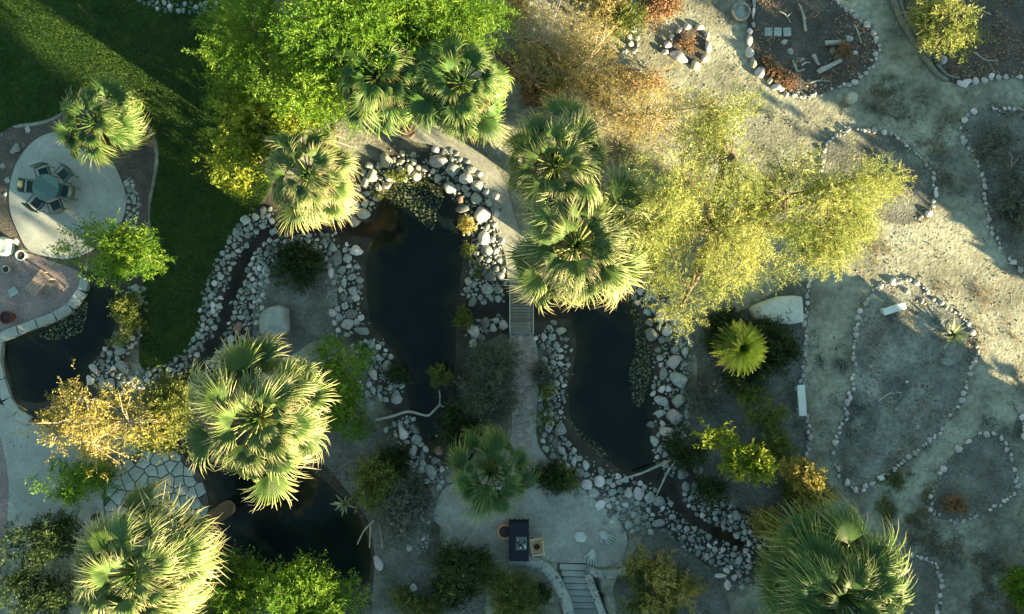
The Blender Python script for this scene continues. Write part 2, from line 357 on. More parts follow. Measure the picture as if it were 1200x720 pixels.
gx = np.concatenate([[-900, -300, -120, -60, -38], np.arange(-28, 28.01, 0.14), [38, 60, 120, 300, 900]])
gy = np.concatenate([[-900, -300, -120, -60, -36], np.arange(-20, 18.01, 0.14), [34, 60, 120, 300, 900]])
GX, GY = np.meshgrid(gx, gy); Q = np.c_[GX.ravel(), GY.ravel()]
HZ = hgt(Q)
nx, ny = len(gx), len(gy)
ii, jj = np.meshgrid(np.arange(nx-1), np.arange(ny-1)); a = (jj*nx+ii).ravel()
GD = np.min([s_ for _, s_ in shapes_sd(Q)], axis=0)
g_mesh = mesh_np('ground', np.c_[Q, HZ], np.c_[a, a+1, a+nx+1, a+nx], smooth=True, fattr={'shore': np.clip(GD, -3, 3)})
ground = struct(new_obj('ground', g_mesh, None, M['dirt']))

# water sheets, one per pond or stream reach
cs = 0.2; wx = np.arange(-24, 24, cs); wy = np.arange(-16, 14, cs)
WX, WY = np.meshgrid(wx, wy); cq = np.c_[WX.ravel()+cs/2, WY.ravel()+cs/2]
sds = shapes_sd(cq); names = [k for k, _ in sds]; SD = np.array([s for _, s in sds])
own = np.argmin(SD, axis=0); mn = SD.min(axis=0)
for k, nm in enumerate(names):
    c = cq[(own == k) & (mn < 0.3)]
    V = np.zeros((len(c)*4, 3)); o4 = np.array([(-.5,-.5),(.5,-.5),(.5,.5),(-.5,.5)])*cs
    V[:, :2] = (c[:, None, :]+o4[None]).reshape(-1, 2); V[:, 2] = WATER_Z
    F = np.arange(len(c)*4).reshape(-1, 4)
    isp = nm in POND
    sv = np.min([s_ for _, s_ in shapes_sd(V[:, :2])], axis=0)
    struct(new_obj('pond' if isp else 'stream', mesh_np('water', V, F, False, {'shore': sv}), None, M['water' if isp else 'stream']))

def sheet(name, pts, z0, z1, mat, sub=6, jitter=0.0, smoothed=True):
    q = PW(pts)
    if smoothed: q = catmull(q, sub, True)
    if jitter: q = q + R.normal(0, jitter, q.shape)
    mb = MB(); mb.prism([tuple(p) for p in q], z0, z1)
    return struct(mb.build(name, mat))
LAWN = [(-40,-40),(120,-40),(290,-30),(335,50),(338,140),(315,225),(288,254),(264,288),(250,322),(240,358),(230,398),(205,424),(174,436),(163,420),(166,385),(168,352),(168,325),(178,285),(176,245),(186,180),(168,140),(110,112),(60,138),(20,146),(-40,150)]
sheet('lawn', LAWN, -0.09, 0.012, M['lawn'])
sheet('garden_bed', [(-40,152),(20,150),(60,142),(110,116),(165,144),(181,180),(172,240),(172,280),(160,300),(110,318),(60,308),(20,290),(-40,300)], -0.06, 0.004, M['bed_dark'])
sheet('patio', [(13,213),(24,184),(47,161),(80,155),(118,172),(140,205),(148,238),(138,268),(110,292),(84,303),(56,301),(34,293),(22,273),(12,245)], -0.03, 0.035, M['concrete'])
sheet('terrace', [(-40,302),(22,296),(60,306),(98,322),(92,338),(78,358),(60,370),(40,376),(0,388),(-40,392)], -0.03, 0.010, M['paver'])
sheet('path', [(-30,470),(14,478),(30,492),(52,500),(90,520),(118,545),(130,580),(125,630),(60,650),(12,650),(10,560),(-4,500)], -0.03, 0.012, M['concrete'])
sheet('garden_bed', [(-30,500),(2,508),(10,560),(12,650),(-30,660)], -0.03, 0.006, M['paver'])
for pts in ([(598,391),(624,391),(632,440),(628,500),(636,530),(668,562),(705,592),(727,613),(735,636),(724,658),(700,665),(688,660),(655,659),(600,651),(560,660),(526,650),(522,625),(508,604),(523,570),(560,560),(588,540),(600,500),(597,450)],):
    sheet('path', pts, -0.03, 0.03, M['path'], sub=4)
sheet('path', [(598,336),(624,336),(620,302),(606,264),(592,216),(570,184),(530,160),(482,142),(432,132),(428,146),(470,162),(512,172),(544,190),(566,216),(580,264),(592,300)], -0.03, 0.026, M['path'], sub=4)
# beds with their own soil, outlined later by stones
B1 = [(880,-30),(877,20),(876,45),(883,70),(895,92),(910,105),(930,113),(955,112),(980,103),(1005,93),(1022,77),(1029,58),(1024,40),(1008,26),(988,10),(972,-12),(965,-30)]
B3 = [(962,200),(966,175),(984,156),(1010,152),(1040,155),(1060,168),(1078,185),(1092,205),(1096,225),(1090,245),(1075,258),(1050,263),(1015,245),(985,232)]
B4 = [(1045,331),(1070,330),(1096,350),(1125,370),(1140,390),(1145,415),(1135,440),(1126,470),(1105,500),(1085,520),(1060,540),(1035,558),(1012,574),(995,570),(980,550),(977,522),(989,490),(999,450),(1001,410),(1004,376),(1020,346)]
B5 = [(1093,602),(1093,575),(1105,550),(1125,525),(1150,508),(1170,510),(1182,530),(1192,555),(1189,577),(1170,592),(1145,604),(1115,610)]
B7 = [(1240,126),(1200,128),(1165,129),(1136,132),(1127,150),(1132,170),(1145,190),(1152,215),(1155,245),(1162,270),(1180,300),(1204,322),(1240,340)]
B6 = [(1040,-30),(1052,10),(1072,45),(1095,75),(1112,96),(1130,97),(1160,91),(1200,92),(1240,92),(1240,-30)]
B2 = [(805,31),(819,33),(829,52),(826,68),(814,77),(796,67),(781,57),(786,43)]
for pts, mk in ((B1,'bed_dark'),(B3,'bed'),(B4,'bed_pale'),(B5,'bed'),(B7,'bed'),(B6,'bed_dark'),(B2,'bed_dark')):
    sheet('garden_bed', pts, -0.06, 0.006, M[mk], sub=4)
sheet('garden_bed', [(1030,730),(1040,665),(1060,650),(1085,655),(1100,670),(1103,690),(1096,730)], -0.06, 0.006, M['bed'], sub=4)
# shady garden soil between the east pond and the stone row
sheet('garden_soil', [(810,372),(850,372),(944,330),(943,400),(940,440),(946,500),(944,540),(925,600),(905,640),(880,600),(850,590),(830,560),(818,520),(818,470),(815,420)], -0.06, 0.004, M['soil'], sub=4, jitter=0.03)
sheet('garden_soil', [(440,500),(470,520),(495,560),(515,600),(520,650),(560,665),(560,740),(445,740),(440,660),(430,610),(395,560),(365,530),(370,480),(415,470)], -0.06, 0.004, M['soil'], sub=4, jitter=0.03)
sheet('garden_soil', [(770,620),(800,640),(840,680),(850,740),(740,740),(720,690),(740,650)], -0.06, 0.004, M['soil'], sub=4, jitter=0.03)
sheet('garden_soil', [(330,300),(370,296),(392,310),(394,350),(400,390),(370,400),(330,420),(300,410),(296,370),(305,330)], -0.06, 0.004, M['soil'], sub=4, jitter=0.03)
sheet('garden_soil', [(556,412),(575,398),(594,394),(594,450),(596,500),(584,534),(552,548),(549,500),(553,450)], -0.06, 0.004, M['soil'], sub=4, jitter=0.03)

# ------------------------------------------------------------------ stones
def stone_mesh(seed, rounded=True, sub=2, cuts=7, depth=(0.62, 0.9)):
    r = random.Random(seed); bm = bmesh.new()
    bmesh.ops.create_icosphere(bm, subdivisions=sub, radius=1.0)
    planes = []
    for _ in range(cuts):
        v = Vector((r.gauss(0, 1), r.gauss(0, 1), r.gauss(0, 0.8))).normalized(); planes.append((v, r.uniform(*depth)))
    ph = [r.uniform(0, 6.28) for _ in range(6)]
    for v in bm.verts:
        p = v.co.copy()
        for n, d in planes:
            e = p.dot(n)-d
            if e > 0: p -= n*e*0.9
        k = 1 + 0.06*math.sin(3*p.x+ph[0])+0.06*math.sin(3.3*p.y+ph[1])+0.05*math.sin(4*p.z+ph[2]+p.x*2)
        v.co = p*k
    m = bpy.data.meshes.new('stone'); bm.to_mesh(m); bm.free()
    m.polygons.foreach_set('use_smooth', [rounded]*len(m.polygons)); return m
STONES = {}
for mk in ('stone', 'stone_warm', 'stone_brown', 'stone_pale'):
    STONES[mk] = []
    for s in range(10):
        me = stone_mesh(100+s, True, 2, 9+s % 6, (0.48, 0.86)); me.materials.append(M[mk]); STONES[mk].append(me)
PEB = [stone_mesh(300+s, True, 1, 5) for s in range(6)]
PEBV = []
for m in PEB:
    v = np.zeros(len(m.vertices)*3, np.float32); m.vertices.foreach_get('co', v)
    f = np.zeros(len(m.polygons)*3, np.int32); m.polygons.foreach_get('vertices', f); PEBV.append((v.reshape(-1, 3), f.reshape(-1, 3)))

ALL_STONES = []   # x, y, r in metres for collision tests
def put_stone(x, y, rx, ry, ang, parent, mk='stone', hz=None, z=None, name='stone'):
    me = rnd.choice(STONES[mk]); o = bpy.data.objects.new(name, me); COL.objects.link(o); o.parent = parent
    hz = hz or min(rx, ry)*rnd.uniform(0.6, 0.85)
    if z is None: z = max(h1(x, y), WATER_Z-0.1)
    o.location = (x, y, z+hz*rnd.uniform(0.02, 0.42)); o.scale = (rx*1.08, ry*1.08, hz)
    o.rotation_euler = (rnd.uniform(-.12, .12), rnd.uniform(-.12, .12), ang)
    return o
def pebbles(name, pos, rad, parent, mat, label=None):
    """many small stones joined into one stuff mesh"""
    Vs, Fs, b = [], [], 0
    for (x, y, z), r in zip(pos, rad):
        v, f = PEBV[rnd.randrange(6)]; t = rnd.uniform(0, 6.28); c, s = math.cos(t), math.sin(t)
        e = rnd.uniform(0.7, 1.0)
        w = np.c_[(v[:, 0]*c-v[:, 1]*e*s)*r+x, (v[:, 0]*s+v[:, 1]*e*c)*r+y, v[:, 2]*r*0.65+z+r*0.25]
        Vs.append(w); Fs.append(f+b); b += len(v)
    if not Vs: return None
    o = new_obj(name, mesh_np(name, np.concatenate(Vs), np.concatenate(Fs), True), parent, mat); o['kind'] = 'stuff'
    return o

def clear_of(x, y, r, lst, k=0.80):
    for (a, b, c) in lst:
        if (a-x)**2+(b-y)**2 < ((c+r)*k)**2: return False
    return True
def rock_bank(label, listed, bands, sizes, n_try, warm=0.0, peb=160, name='rock_bank', minw=None):
    """listed: stones read off the photo (px). bands: (polyline px, width px) filled with further stones"""
    c = P(*(bands[0][0][len(bands[0][0])//2] if bands else listed[0][:2]))
    root = thing(name, label, 'rocks', (0, 0, 0))
    local = []
    for st in listed:
        px, py, rx, ry = st[:4]; ang = math.radians(-(st[4] if len(st) > 4 else rnd.uniform(-20, 20)))
        p = P(px, py); mk = st[5] if len(st) > 5 else ('stone_warm' if rnd.random() < warm else rnd.choice(('stone', 'stone', 'stone_pale')))
        put_stone(p.x, p.y, rx/PXM, ry/PXM, ang, root, mk)
        local.append((p.x, p.y, (rx+ry)/2/PXM)); 
    ALL_STONES.extend(local); near = list(ALL_STONES); cnt = len(listed); small = []; srad = []
    for pl, w in bands:
        q = catmull(PW(pl), 6); seg = np.hypot(*np.diff(q, axis=0).T); L = np.concatenate([[0], np.cumsum(seg)])
        for size_pass in range(3):
            nt = int(n_try*L[-1]*(1.6, 3, 4)[size_pass])
            for _ in range(nt):
                t = rnd.uniform(0, L[-1]); i = min(np.searchsorted(L, t)-1, len(seg)-1); i = max(i, 0)
                d = (q[i+1]-q[i])/max(seg[i], 1e-6); off = rnd.uniform(-.58, .58)*w/PXM
                x, y = q[i]+d*(t-L[i])+np.array((-d[1], d[0]))*off
                lo, hi = sizes; s = (hi-(hi-lo)*0.3*rnd.random(), (lo+hi)/2, lo)[size_pass]*rnd.uniform(0.85, 1.1)/PXM
                if not clear_of(x, y, s, near): continue
                zz = h1(x, y)
                if zz < WATER_Z-0.14: continue
                near.append((x, y, s)); ALL_STONES.append((x, y, s))
                if cnt < 290 and s*PXM > 2.6:
                    put_stone(x, y, s*rnd.uniform(0.95, 1.2), s*rnd.uniform(0.75, 1.0), rnd.uniform(0, 6.28), root, 'stone_warm' if rnd.random() < warm else rnd.choice(('stone', 'stone', 'stone', 'stone_pale')), z=zz); cnt += 1
                else: small.append((x, y, zz)); srad.append(s)
        for _ in range(int(peb*L[-1]*w/PXM/4)):
            t = rnd.uniform(0, L[-1]); i = max(min(np.searchsorted(L, t)-1, len(seg)-1), 0)
            d = (q[i+1]-q[i])/max(seg[i], 1e-6); off = rnd.gauss(0, .36)*w/PXM
            x, y = q[i]+d*(t-L[i])+np.array((-d[1], d[0]))*off
            small.append((x, y, 0)); srad.append(rnd.uniform(0.025, 0.075))
    if small:
        hz = hgt(np.array(small)[:, :2]); small = [(p[0], p[1], h) for p, h in zip(small, hz)]
        keep = [i for i, p in enumerate(small) if p[2] > WATER_Z-0.1]
        pebbles('pebbles', [small[i] for i in keep], [srad[i] for i in keep], root, M['pebble'])
    return root

rock_bank('bank of rounded grey boulders along the path side of the central pond',
 [(512,189,13,8),(530,199,10,9),(546,210,8,9),(559,218,10,8),(569,226,6,5),(558,233,8,8),(543,245,9,6),(564,252,11,11),(581,230,5,6),(572,237,5,5),(566,278,9,9),(569,293,9,7),(546,257,7,5),(527,220,9,7,30),(539,234,5,6,0,'stone_brown'),(545,221,6,5),(582,251,4,5),(579,274,3,4),(581,294,4,4),(575,324,7,8),(570,338,9,7),(549,330,6,5),(590,316,4,4),(584,338,6,6),(592,332,4,4),(556,268,5,5),(560,312,6,6)],
 [([(500,182),(528,198),(552,222),(566,252),(569,290),(572,340)], 34), ([(584,232),(584,262),(582,300),(588,325)], 8), ([(545,340),(560,350),(590,347)], 12)], (2.4, 6), 16)
rock_bank('small bank of grey boulders south of the plank bridge channel, by the grey shrub',
 [(568,378,7,7),(555,388,8,10,-30),(554,402,6,6),(578,384,5,5),(590,381,7,6),(548,458,8,7)], [([(552,398),(566,380),(594,378)], 16)], (2.2, 5), 16)
rock_bank('sunlit cream boulders on the north shore of the central pond below the fan palm',
 [(427,215,7,8),(436,205,8,8),(452,187,9,9),(456,206,6,9),(479,197,5,6),(487,206,7,6),(406,249,8,8),(427,239,7,6),(425,250,10,7),(414,259,8,7),(401,266,5,5),(417,241,5,5),(443,220,5,5),(466,200,5,5),(470,190,5,4)],
 [([(396,262),(412,250),(428,228),(444,205),(470,194),(490,200)], 26)], (2.4, 5.5), 14, warm=0.75)
rock_bank('rim of pale boulders on the east side of the pond island',
 [(395,302,7,10),(418,293,9,6),(400,317,8,6),(413,325,6,5),(403,332,5,7),(413,340,7,6),(385,355,11,6),(412,368,9,7),(407,380,9,7),(397,372,5,5),(423,387,11,5,10),(407,303,6,6),(390,290,6,5),(402,348,5,5)],
 [([(392,290),(404,325),(404,360),(410,392)], 30)], (2.4, 5.5), 14)
rock_bank('loose grey rocks on the lower west shore of the central pond beside the green shrub',
 [(427,427,8,7),(437,438,7,8),(455,429,9,8),(465,465,8,8),(432,473,7,6),(437,457,5,5),(443,407,4,4),(436,403,4,4)],
 [([(424,400),(434,430),(438,470)], 26),([(440,402),(452,425),(466,462)], 14)], (2.0, 4.5), 12)
rock_bank('grey rocks closing the southern tip of the central pond',
 [(487,515,8,6),(483,530,8,10),(472,507,7,8),(495,535,4,7),(505,553,10,9),(518,550,4,5),(525,560,6,6),(510,540,6,5),(513,527,7,6,0,'stone_brown'),(452,503,4,4)],
 [([(472,490),(480,515),(498,548),(522,562)], 24)], (2.2, 5), 12)
rock_bank('thin bank of small grey stones between the lawn and the narrow stream',
 [(277,273,6,8),(288,258,7,6),(258,323,5,5),(268,354,5,5),(247,347,5,6),(299,254,5,5,0,'stone_warm'),(320,271,7,7),(342,273,5,4)],
 [([(322,254),(298,262),(279,282),(265,305),(256,328),(247,355),(243,382),(234,405),(218,426),(195,438),(160,445)], 19)], (2.3, 4.6), 22)
rock_bank('curved bank of small grey stones between the narrow stream and the pond island',
 [(312,318,6,8),(278,385,8,9,0,'stone_brown'),(270,397,5,5)],
 [([(392,286),(365,284),(338,284),(318,292),(302,308),(294,328),(288,350),(280,372),(272,395),(262,415),(252,432)], 23),([(312,300),(304,340),(296,380)],14)], (2.2, 4.4), 22)
rock_bank('bank of grey boulders between the path and the east pond, south of the plank bridge',
 [(656,388,9,6,15),(644,384,4,4),(637,395,5,5),(626,410,4,4),(652,405,5,5),(669,411,3,3),(657,503,9,9),(643,500,8,9),(650,519,6,7),(658,528,6,6),(648,535,6,6),(672,542,5,7),(663,548,6,6),(686,545,5,6),(678,554,7,6)],
 [([(638,386),(648,400),(652,430),(648,460),(646,490),(652,520),(666,545),(684,552)], 26)], (2.2, 5), 14)
rock_bank('broad field of grey boulders on the south shore of the east pond',
 [(672,562,9,7),(702,563,8,7),(688,568,7,8),(695,578,8,6),(718,577,7,5),(737,577,6,6),(747,578,8,8),(761,583,8,8,20),(772,587,7,8),(772,613,8,6),(778,622,6,4),(715,602,6,6),(725,596,4,4),(743,603,6,5),(737,615,7,6),(702,592,9,8),(713,564,5,4),(746,590,6,4)],
 [([(672,560),(700,572),(735,584),(765,590)], 38),([(705,595),(730,608),(765,612)], 26)], (2.4, 5.5), 13)
rock_bank('tumbled large grey boulders along the east shore of the east pond',
 [(775,370,8,9),(793,372,9,9),(782,387,7,8,40),(763,392,10,8),(796,388,7,6),(802,413,6,7),(795,398,5,5),(790,410,7,6),(788,425,13,10),(777,438,6,8),(795,445,15,10),(775,457,7,5),(775,470,9,7),(793,470,11,10),(802,427,4,3),(760,320,10,6,25),(743,333,7,6),(763,340,8,5),(772,485,9,6),(790,488,11,10),(782,507,9,8),(767,517,8,6),(800,555,9,8),(818,548,7,7),(803,570,6,6),(815,570,6,7)],
 [([(748,328),(766,350),(784,378),(790,415),(788,450),(784,490),(784,520),(800,552)], 36)], (2.4, 6), 13)
rock_bank('scattered grey stones on the north bank of the lower stream, below the lime bush',
 [(863,603,6,6),(863,627,5,5),(878,637,4,5),(838,590,5,5)], [([(812,572),(826,592),(850,606),(872,622),(888,645)], 28)], (2.2, 4.6), 11)
rock_bank('scattered grey stones on the south bank of the lower stream',
 [(865,658,7,6),(852,685,5,6),(843,675,9,3,-5),(860,677,6,4)], [([(782,585),(792,615),(815,632),(842,648),(868,662)], 26),([(870,655),(865,690)],20)], (2.0, 4.4), 9)
rock_bank('grey rocks on the lawn side of the west pond, under the overhanging tree',
 [(145,430,9,9),(130,450,7,9),(120,450,6,9),(142,412,8,6),(137,405,7,5),(110,432,6,7),(163,352,6,6),(163,387,4,7),(157,337,6,5),(162,368,4,4),(105,445,6,6),(120,425,5,5)],
 [([(158,335),(160,360),(156,385),(142,405),(122,428),(120,455)], 22),([(120,455),(140,450),(160,444)],20)], (2.0, 4.6), 11)
rock_bank('heap of small pale rocks at the east edge of the round patio', [(148,214,4,4),(152,222,5,4),(156,232,4,5)],
 [([(146,212),(153,225),(156,240),(155,258),(151,272)], 13)], (1.9, 3.8), 18)
rock_bank('strip of pale rubble at the top of the lawn', [], [([(160,-4),(185,5),(215,10),(250,9),(278,2)], 11)], (2.0, 4.0), 20)
rock_bank('scattered pale stones in the dark bed west of the round patio',
 [(20,173,6,5),(15,178,3,3),(28,170,3,4),(4,195,4,4),(8,211,4,4),(2,158,3,4),(33,152,4,4),(19,283,5,4),(6,228,3,3)], [], (2, 4), 0)
rock_bank('cluster of grey boulders west of the six sided planter bed',
 [(742,32,6,8),(737,42,4,4),(746,44,4,4),(738,51,5,4),(746,52,3,4),(732,60,5,4),(743,60,6,4),(736,33,3,4)], [], (2, 4), 0)
rock_bank('small stones scattered on the soil south of the central pond',
 [(443,660,6,10),(485,689,6,6),(480,642,5,5),(403,557,5,5),(502,612,3,3)], [([(488,632),(502,638)], 18),([(475,560),(500,585)],10)], (1.4, 2.6), 18)

rock_bank('few small stones lying inside the driftwood bed', [(975,60,4,4),(995,45,5,4),(940,70,4,3),(926,60,5,4,0,'stone_warm'),(918,50,6,4,0,'stone_warm'),(1002,62,3,3),(955,100,3,3)], [], (2, 4), 0)
rock_bank('few pale stones dotted over the agave bed', [(1050,460,4,3),(1062,448,3,3),(1018,352,4,4),(1032,345,4,3),(1062,341,5,4),(1080,352,4,4),(1020,430,3,2),(1075,500,3,3)], [], (2, 4), 0)
def stone_border(label, runs, size=3.4, warm=0.08, listed=()):
    root = thing('stone_border', label, 'border')
    for st in listed:
        p = P(st[0], st[1]); put_stone(p.x, p.y, st[2]/PXM, st[3]/PXM, math.radians(-(st[4] if len(st) > 4 else 0)), root, 'stone_warm' if rnd.random() < 0.2 else 'stone_pale', z=0.03)
    for pl in runs:
        q = catmull(PW(pl), 8); seg = np.hypot(*np.diff(q, axis=0).T); L = np.concatenate([[0], np.cumsum(seg)]); t = 0.0
        while t < L[-1]:
            s = size*rnd.choice((0.5, 0.65, 0.8, 0.9, 1.0, 1.15, 1.4))/PXM
            i = max(min(np.searchsorted(L, t)-1, len(seg)-1), 0); d = (q[i+1]-q[i])/max(seg[i], 1e-6)
            x, y = q[i]+d*(t-L[i])+np.array((-d[1], d[0]))*rnd.gauss(0, 0.04)
            if rnd.random() > 0.10:
                put_stone(x, y, s*rnd.uniform(0.95, 1.15), s*rnd.uniform(0.7, 1.0), math.atan2(d[1], d[0])+rnd.uniform(-.4, .4), root, 'stone_warm' if rnd.random() < warm else 'stone_pale', z=0.03)
            t += s*2*rnd.uniform(0.86, 1.12)
        ps = []
        for _ in range(int(L[-1]*14)):
            i = rnd.randrange(len(q)); ps.append((q[i][0]+rnd.gauss(0, .13), q[i][1]+rnd.gauss(0, .13), 0.0))
        pebbles('pebbles', ps, [rnd.uniform(.015, .055) for _ in ps], root, M['pebble'])
    return root
stone_border('ring of pale stones round the driftwood bed at the top', [[(914,106),(930,113),(955,112),(980,103),(1005,93),(1022,77)],[(1022,72),(1029,58),(1024,40),(1008,26),(988,10),(974,-8)]], 3.3,
  warm=0.0, listed=[(882,29,3,4),(878,37,4,4),(877,48,5,8),(878,61,6,7),(882,73,5,8),(890,86,6,9,30),(901,96,5,5),(909,103,6,5),(882,16,3,8),(883,2,3,8)])
stone_border('row of pale stones round the half hidden bed beside the big feathery tree', [B3[:11]], 3.2)
stone_border('stones outlining the long teardrop bed with the agave', [B4[:10], B4[9:13], B4[:1]+B4[:11:-1][:10]], 3.3)
stone_border('closed ring of pale stones round the small triangular bed at lower right', [B5+B5[:1]], 3.3)
stone_border('curved stone row round the bed at the right edge', [B7[::1]], 3.4)
stone_border('stones edging the top right bed beyond the fallen logs', [[(1124,98),(1138,96),(1160,91),(1185,91),(1210,93)]], 4.2, listed=[(1129,99,9,6,-10),(1104,70,5,6)])
stone_border('straight row of small stones between the white boulder and the sandy path', [[(948,328),(944,360),(943,400),(940,440),(939,448)],[(944,488),(948,510),(946,535)]], 3.0)
stone_border('short curved stone row beside the big palm at lower right', [[(1060,650),(1085,655),(1100,670),(1103,690),(1096,725)]], 2.8)
stone_border('six sided ring of large grey stones round a small dark bed', [], listed=[(805,31,5,4),(819,32,6,4),(795,37,7,3.5,-35),(786,44,5,4),(782,53,6,5),(796,66,13,6,32),(814,77,6,6),(829,56,5,9),(779,62,4,4),(825,69,5,4),(828,42,4,4)])
stone_border('few stones at the far right edge below the lit path', [[(1196,478),(1199,500),(1203,520)]], 3.6)

# ------------------------------------------------------------------ single boulders, slabs
def boulder(label, px, py, outline, height, mat, ang=0.0):
    """faceted boulder from an outline in px offsets"""
    c = P(px, py); r = random.Random(int(px*7+py)); bm = bmesh.new()
    n = len(outline); rings = [(0.96, -0.08), (1.0, height*0.35), (0.97, height*0.75), (0.80, height*0.97), (0.4, height)]
    vs = []
    for k, z in rings:
        vs.append([bm.verts.new((dx/PXM*k*r.uniform(.97, 1.03), -dy/PXM*k*r.uniform(.97, 1.03), z+r.uniform(-.03, .03)*(z > 0))) for dx, dy in outline])
    for a_, b_ in zip(vs, vs[1:]):
        for i in range(n):
            f = bm.faces.new((a_[i], a_[(i+1) % n], b_[(i+1) % n], b_[i]))
    bm.faces.new(vs[-1]); bmesh.ops.recalc_face_normals(bm, faces=bm.faces)
    bmesh.ops.subdivide_edges(bm, edges=list(bm.edges), cuts=1, use_grid_fill=True, smooth=0.15)
    m = bpy.data.meshes.new('boulder'); bm.to_mesh(m); bm.free(); m.polygons.foreach_set('use_smooth', [True]*len(m.polygons))
    o = new_obj('boulder', m, None, mat); o.location = c; return tag(o, label, 'boulder')
boulder('large blocky grey boulder on the pond island', 324, 376, [(-17,-8),(-8,-15),(5,-18),(15,-15),(16,-2),(17,12),(8,17),(-6,17),(-16,14)][::-1], 0.55, M['stone'])
boulder('large whitish flat boulder under the feathery tree', 908, 364, [(-31,-3),(-18,-10),(0,-16),(18,-17),(28,-16),(30,0),(29,13),(14,16),(-6,15),(-26,11)][::-1], 0.6, M['boulder'])
boulder('rounded pale boulder at the left edge below the patio', 8, 291, [(-12,-10),(0,-13),(9,-9),(9,5),(4,9),(-10,9)][::-1], 0.35, M['boulder'])
boulder('flat pale oval stone set in the centre patio near the stone hands', 680, 629, [(-8,-2),(-4,-6),(4,-6),(8,0),(5,6),(-4,6)][::-1], 0.10, M['boulder'])
boulder('lone cream boulder beside the stone ring of the driftwood bed', 996, 116, [(-5,-4),(0,-7),(6,-4),(6,4),(0,7),(-5,4)][::-1], 0.3, M['stone_warm'])
boulder('oval grey rock inside the agave bed', 1108, 424, [(-8,-2),(-2,-5),(6,-4),(8,2),(2,5),(-6,4)][::-1], 0.2, M['stone'])

def slab_bench(label, px, py, L, W, ang):
    p = P(px, py, 0); t = thing('stone_bench', label, 'bench', p, math.radians(-ang))
    mb = MB(); mb.box((0, 0, 0.42), (L/PXM, W/PXM, 0.10)); mb.build('seat', M['white'], t, bevel=0.015)
    for s in (-1, 1):
        mb = MB(); mb.box((s*L/PXM*0.34, 0, 0.165), (0.12, W/PXM*0.8, 0.40)); mb.build('leg', M['white'], t, bevel=0.01)
slab_bench('white slab bench inside the agave bed', 1042, 362, 27, 8, -18)
slab_bench('long narrow white slab bench on the stone row by the sandy path', 935, 468, 36, 9, 86)

# ------------------------------------------------------------------ bridge
def bridge():
    c = P(611, 363); t = thing('footbridge', 'small grey plank footbridge over the channel between the ponds', 'bridge', (c.x, c.y, 0))
    W, Lg = 26/PXM, 57/PXM; n = 16; mb0 = MB(); pl = Lg/n
    mb0.box((0, 0, 0), (W-0.06, pl*0.86, 0.035)); me = mb0.mesh('plank'); me.materials.append(M['plank'])
    for k in range(n):
        o = new_obj('plank', me, t); o.location = (rnd.uniform(-.008, .008), -Lg/2+pl*(k+.5), 0.145+rnd.uniform(-.003, .003)); o.rotation_euler = (rnd.uniform(-.02,.02), 0, rnd.uniform(-.01, .01))
    for s in (-1, 1):
        mb = MB(); mb.box((s*(W/2-0.15), 0, 0.06), (0.08, Lg+0.2, 0.13)); mb.build('beam', M['plank'], t)
        mb = MB(); mb.box((s*(W/2+0.012), 0, 0.72), (0.05, Lg, 0.045)); mb.build('handrail', M['rail'], t, bevel=0.006)
        for yy in (-Lg/2+0.04, 0, Lg/2-0.04):
            mb = MB(); mb.box((s*(W/2+0.012), yy, 0.36), (0.05, 0.05, 0.68)); mb.build('post', M['rail'], t)
bridge()

# ------------------------------------------------------------------ flagstone terrace (irregular cells)
def clip(poly, n, d):
    out = []
    for i in range(len(poly)):
        a, b = poly[i], poly[(i+1) % len(poly)]; da = a @ n-d; db = b @ n-d
        if da <= 0: out.append(a)
        if da*db < 0: out.append(a+(b-a)*(da/(da-db)))
    return out
def flagstones(root, OUT, mat, count, dists, gap, z, thick=0.028):
    seeds = []; lo, hi = OUT.min(0), OUT.max(0); tries = 0
    while len(seeds) < count and tries < count*70:
        tries += 1; s = np.array([rnd.uniform(lo[0]-.3, hi[0]+.3), rnd.uniform(lo[1]-.3, hi[1]+.3)])
        if sdf(s[None], OUT)[0] > 0.5: continue
        md = rnd.choice(dists)
        if all(np.hypot(*(s-o)) > md for o in seeds): seeds.append(s)
    for i, s in enumerate(seeds):
        poly = [s+np.array(v) for v in ((-.8, -.8), (.8, -.8), (.8, .8), (-.8, .8))]
        for j, o in enumerate(seeds):
            if i == j: continue
            d = o-s; L = np.hypot(*d)
            if L < 1.8 and len(poly) > 2: n = d/L; poly = clip(poly, n, (s+o)/2 @ n-gap)
        if len(poly) < 3: continue
        c = np.mean(poly, axis=0)
        if sdf(np.array(poly), OUT).max() > 0.0:      # trim the cell on the outer edge
            if sdf(c[None], OUT)[0] > -0.08: continue
            q = np.array(poly); ok = sdf(q, OUT)
            poly = [p if e <= -0.02 else c+(p-c)*max(0.25, 1-(e+0.03)/max(np.hypot(*(p-c)), 1e-3)) for p, e in zip(q, ok)]
        mb = MB(); mb.prism([tuple(p-c) for p in poly], -0.03, thick, 0.05); f = mb.build('flagstone', mat, root); f.location = (c[0], c[1], z+rnd.uniform(0, 0.008))
FLAG = catmull(PW([(128,552),(160,532),(188,524),(212,532),(232,552),(243,578),(244,610),(236,640),(190,650),(140,640),(122,600)]), 5, True)
mb = MB(); mb.prism([tuple(p) for p in FLAG], -0.08, 0.02); ft = struct(mb.build('flagstone_terrace', M['bed_dark']))
flagstones(ft, FLAG, M['flag'], 110, (0.26, 0.36, 0.5), 0.016, 0.02)
PATHF = catmull(PW([(600,393),(622,393),(630,440),(626,500),(632,528),(600,528),(602,490),(599,450)]), 4, True)
main_path = [o for o in bpy.data.objects if o.name.startswith('path')][1]
flagstones(main_path, PATHF, M['path_flag'], 95, (0.24, 0.34, 0.42), 0.009, 0.022, 0.022)
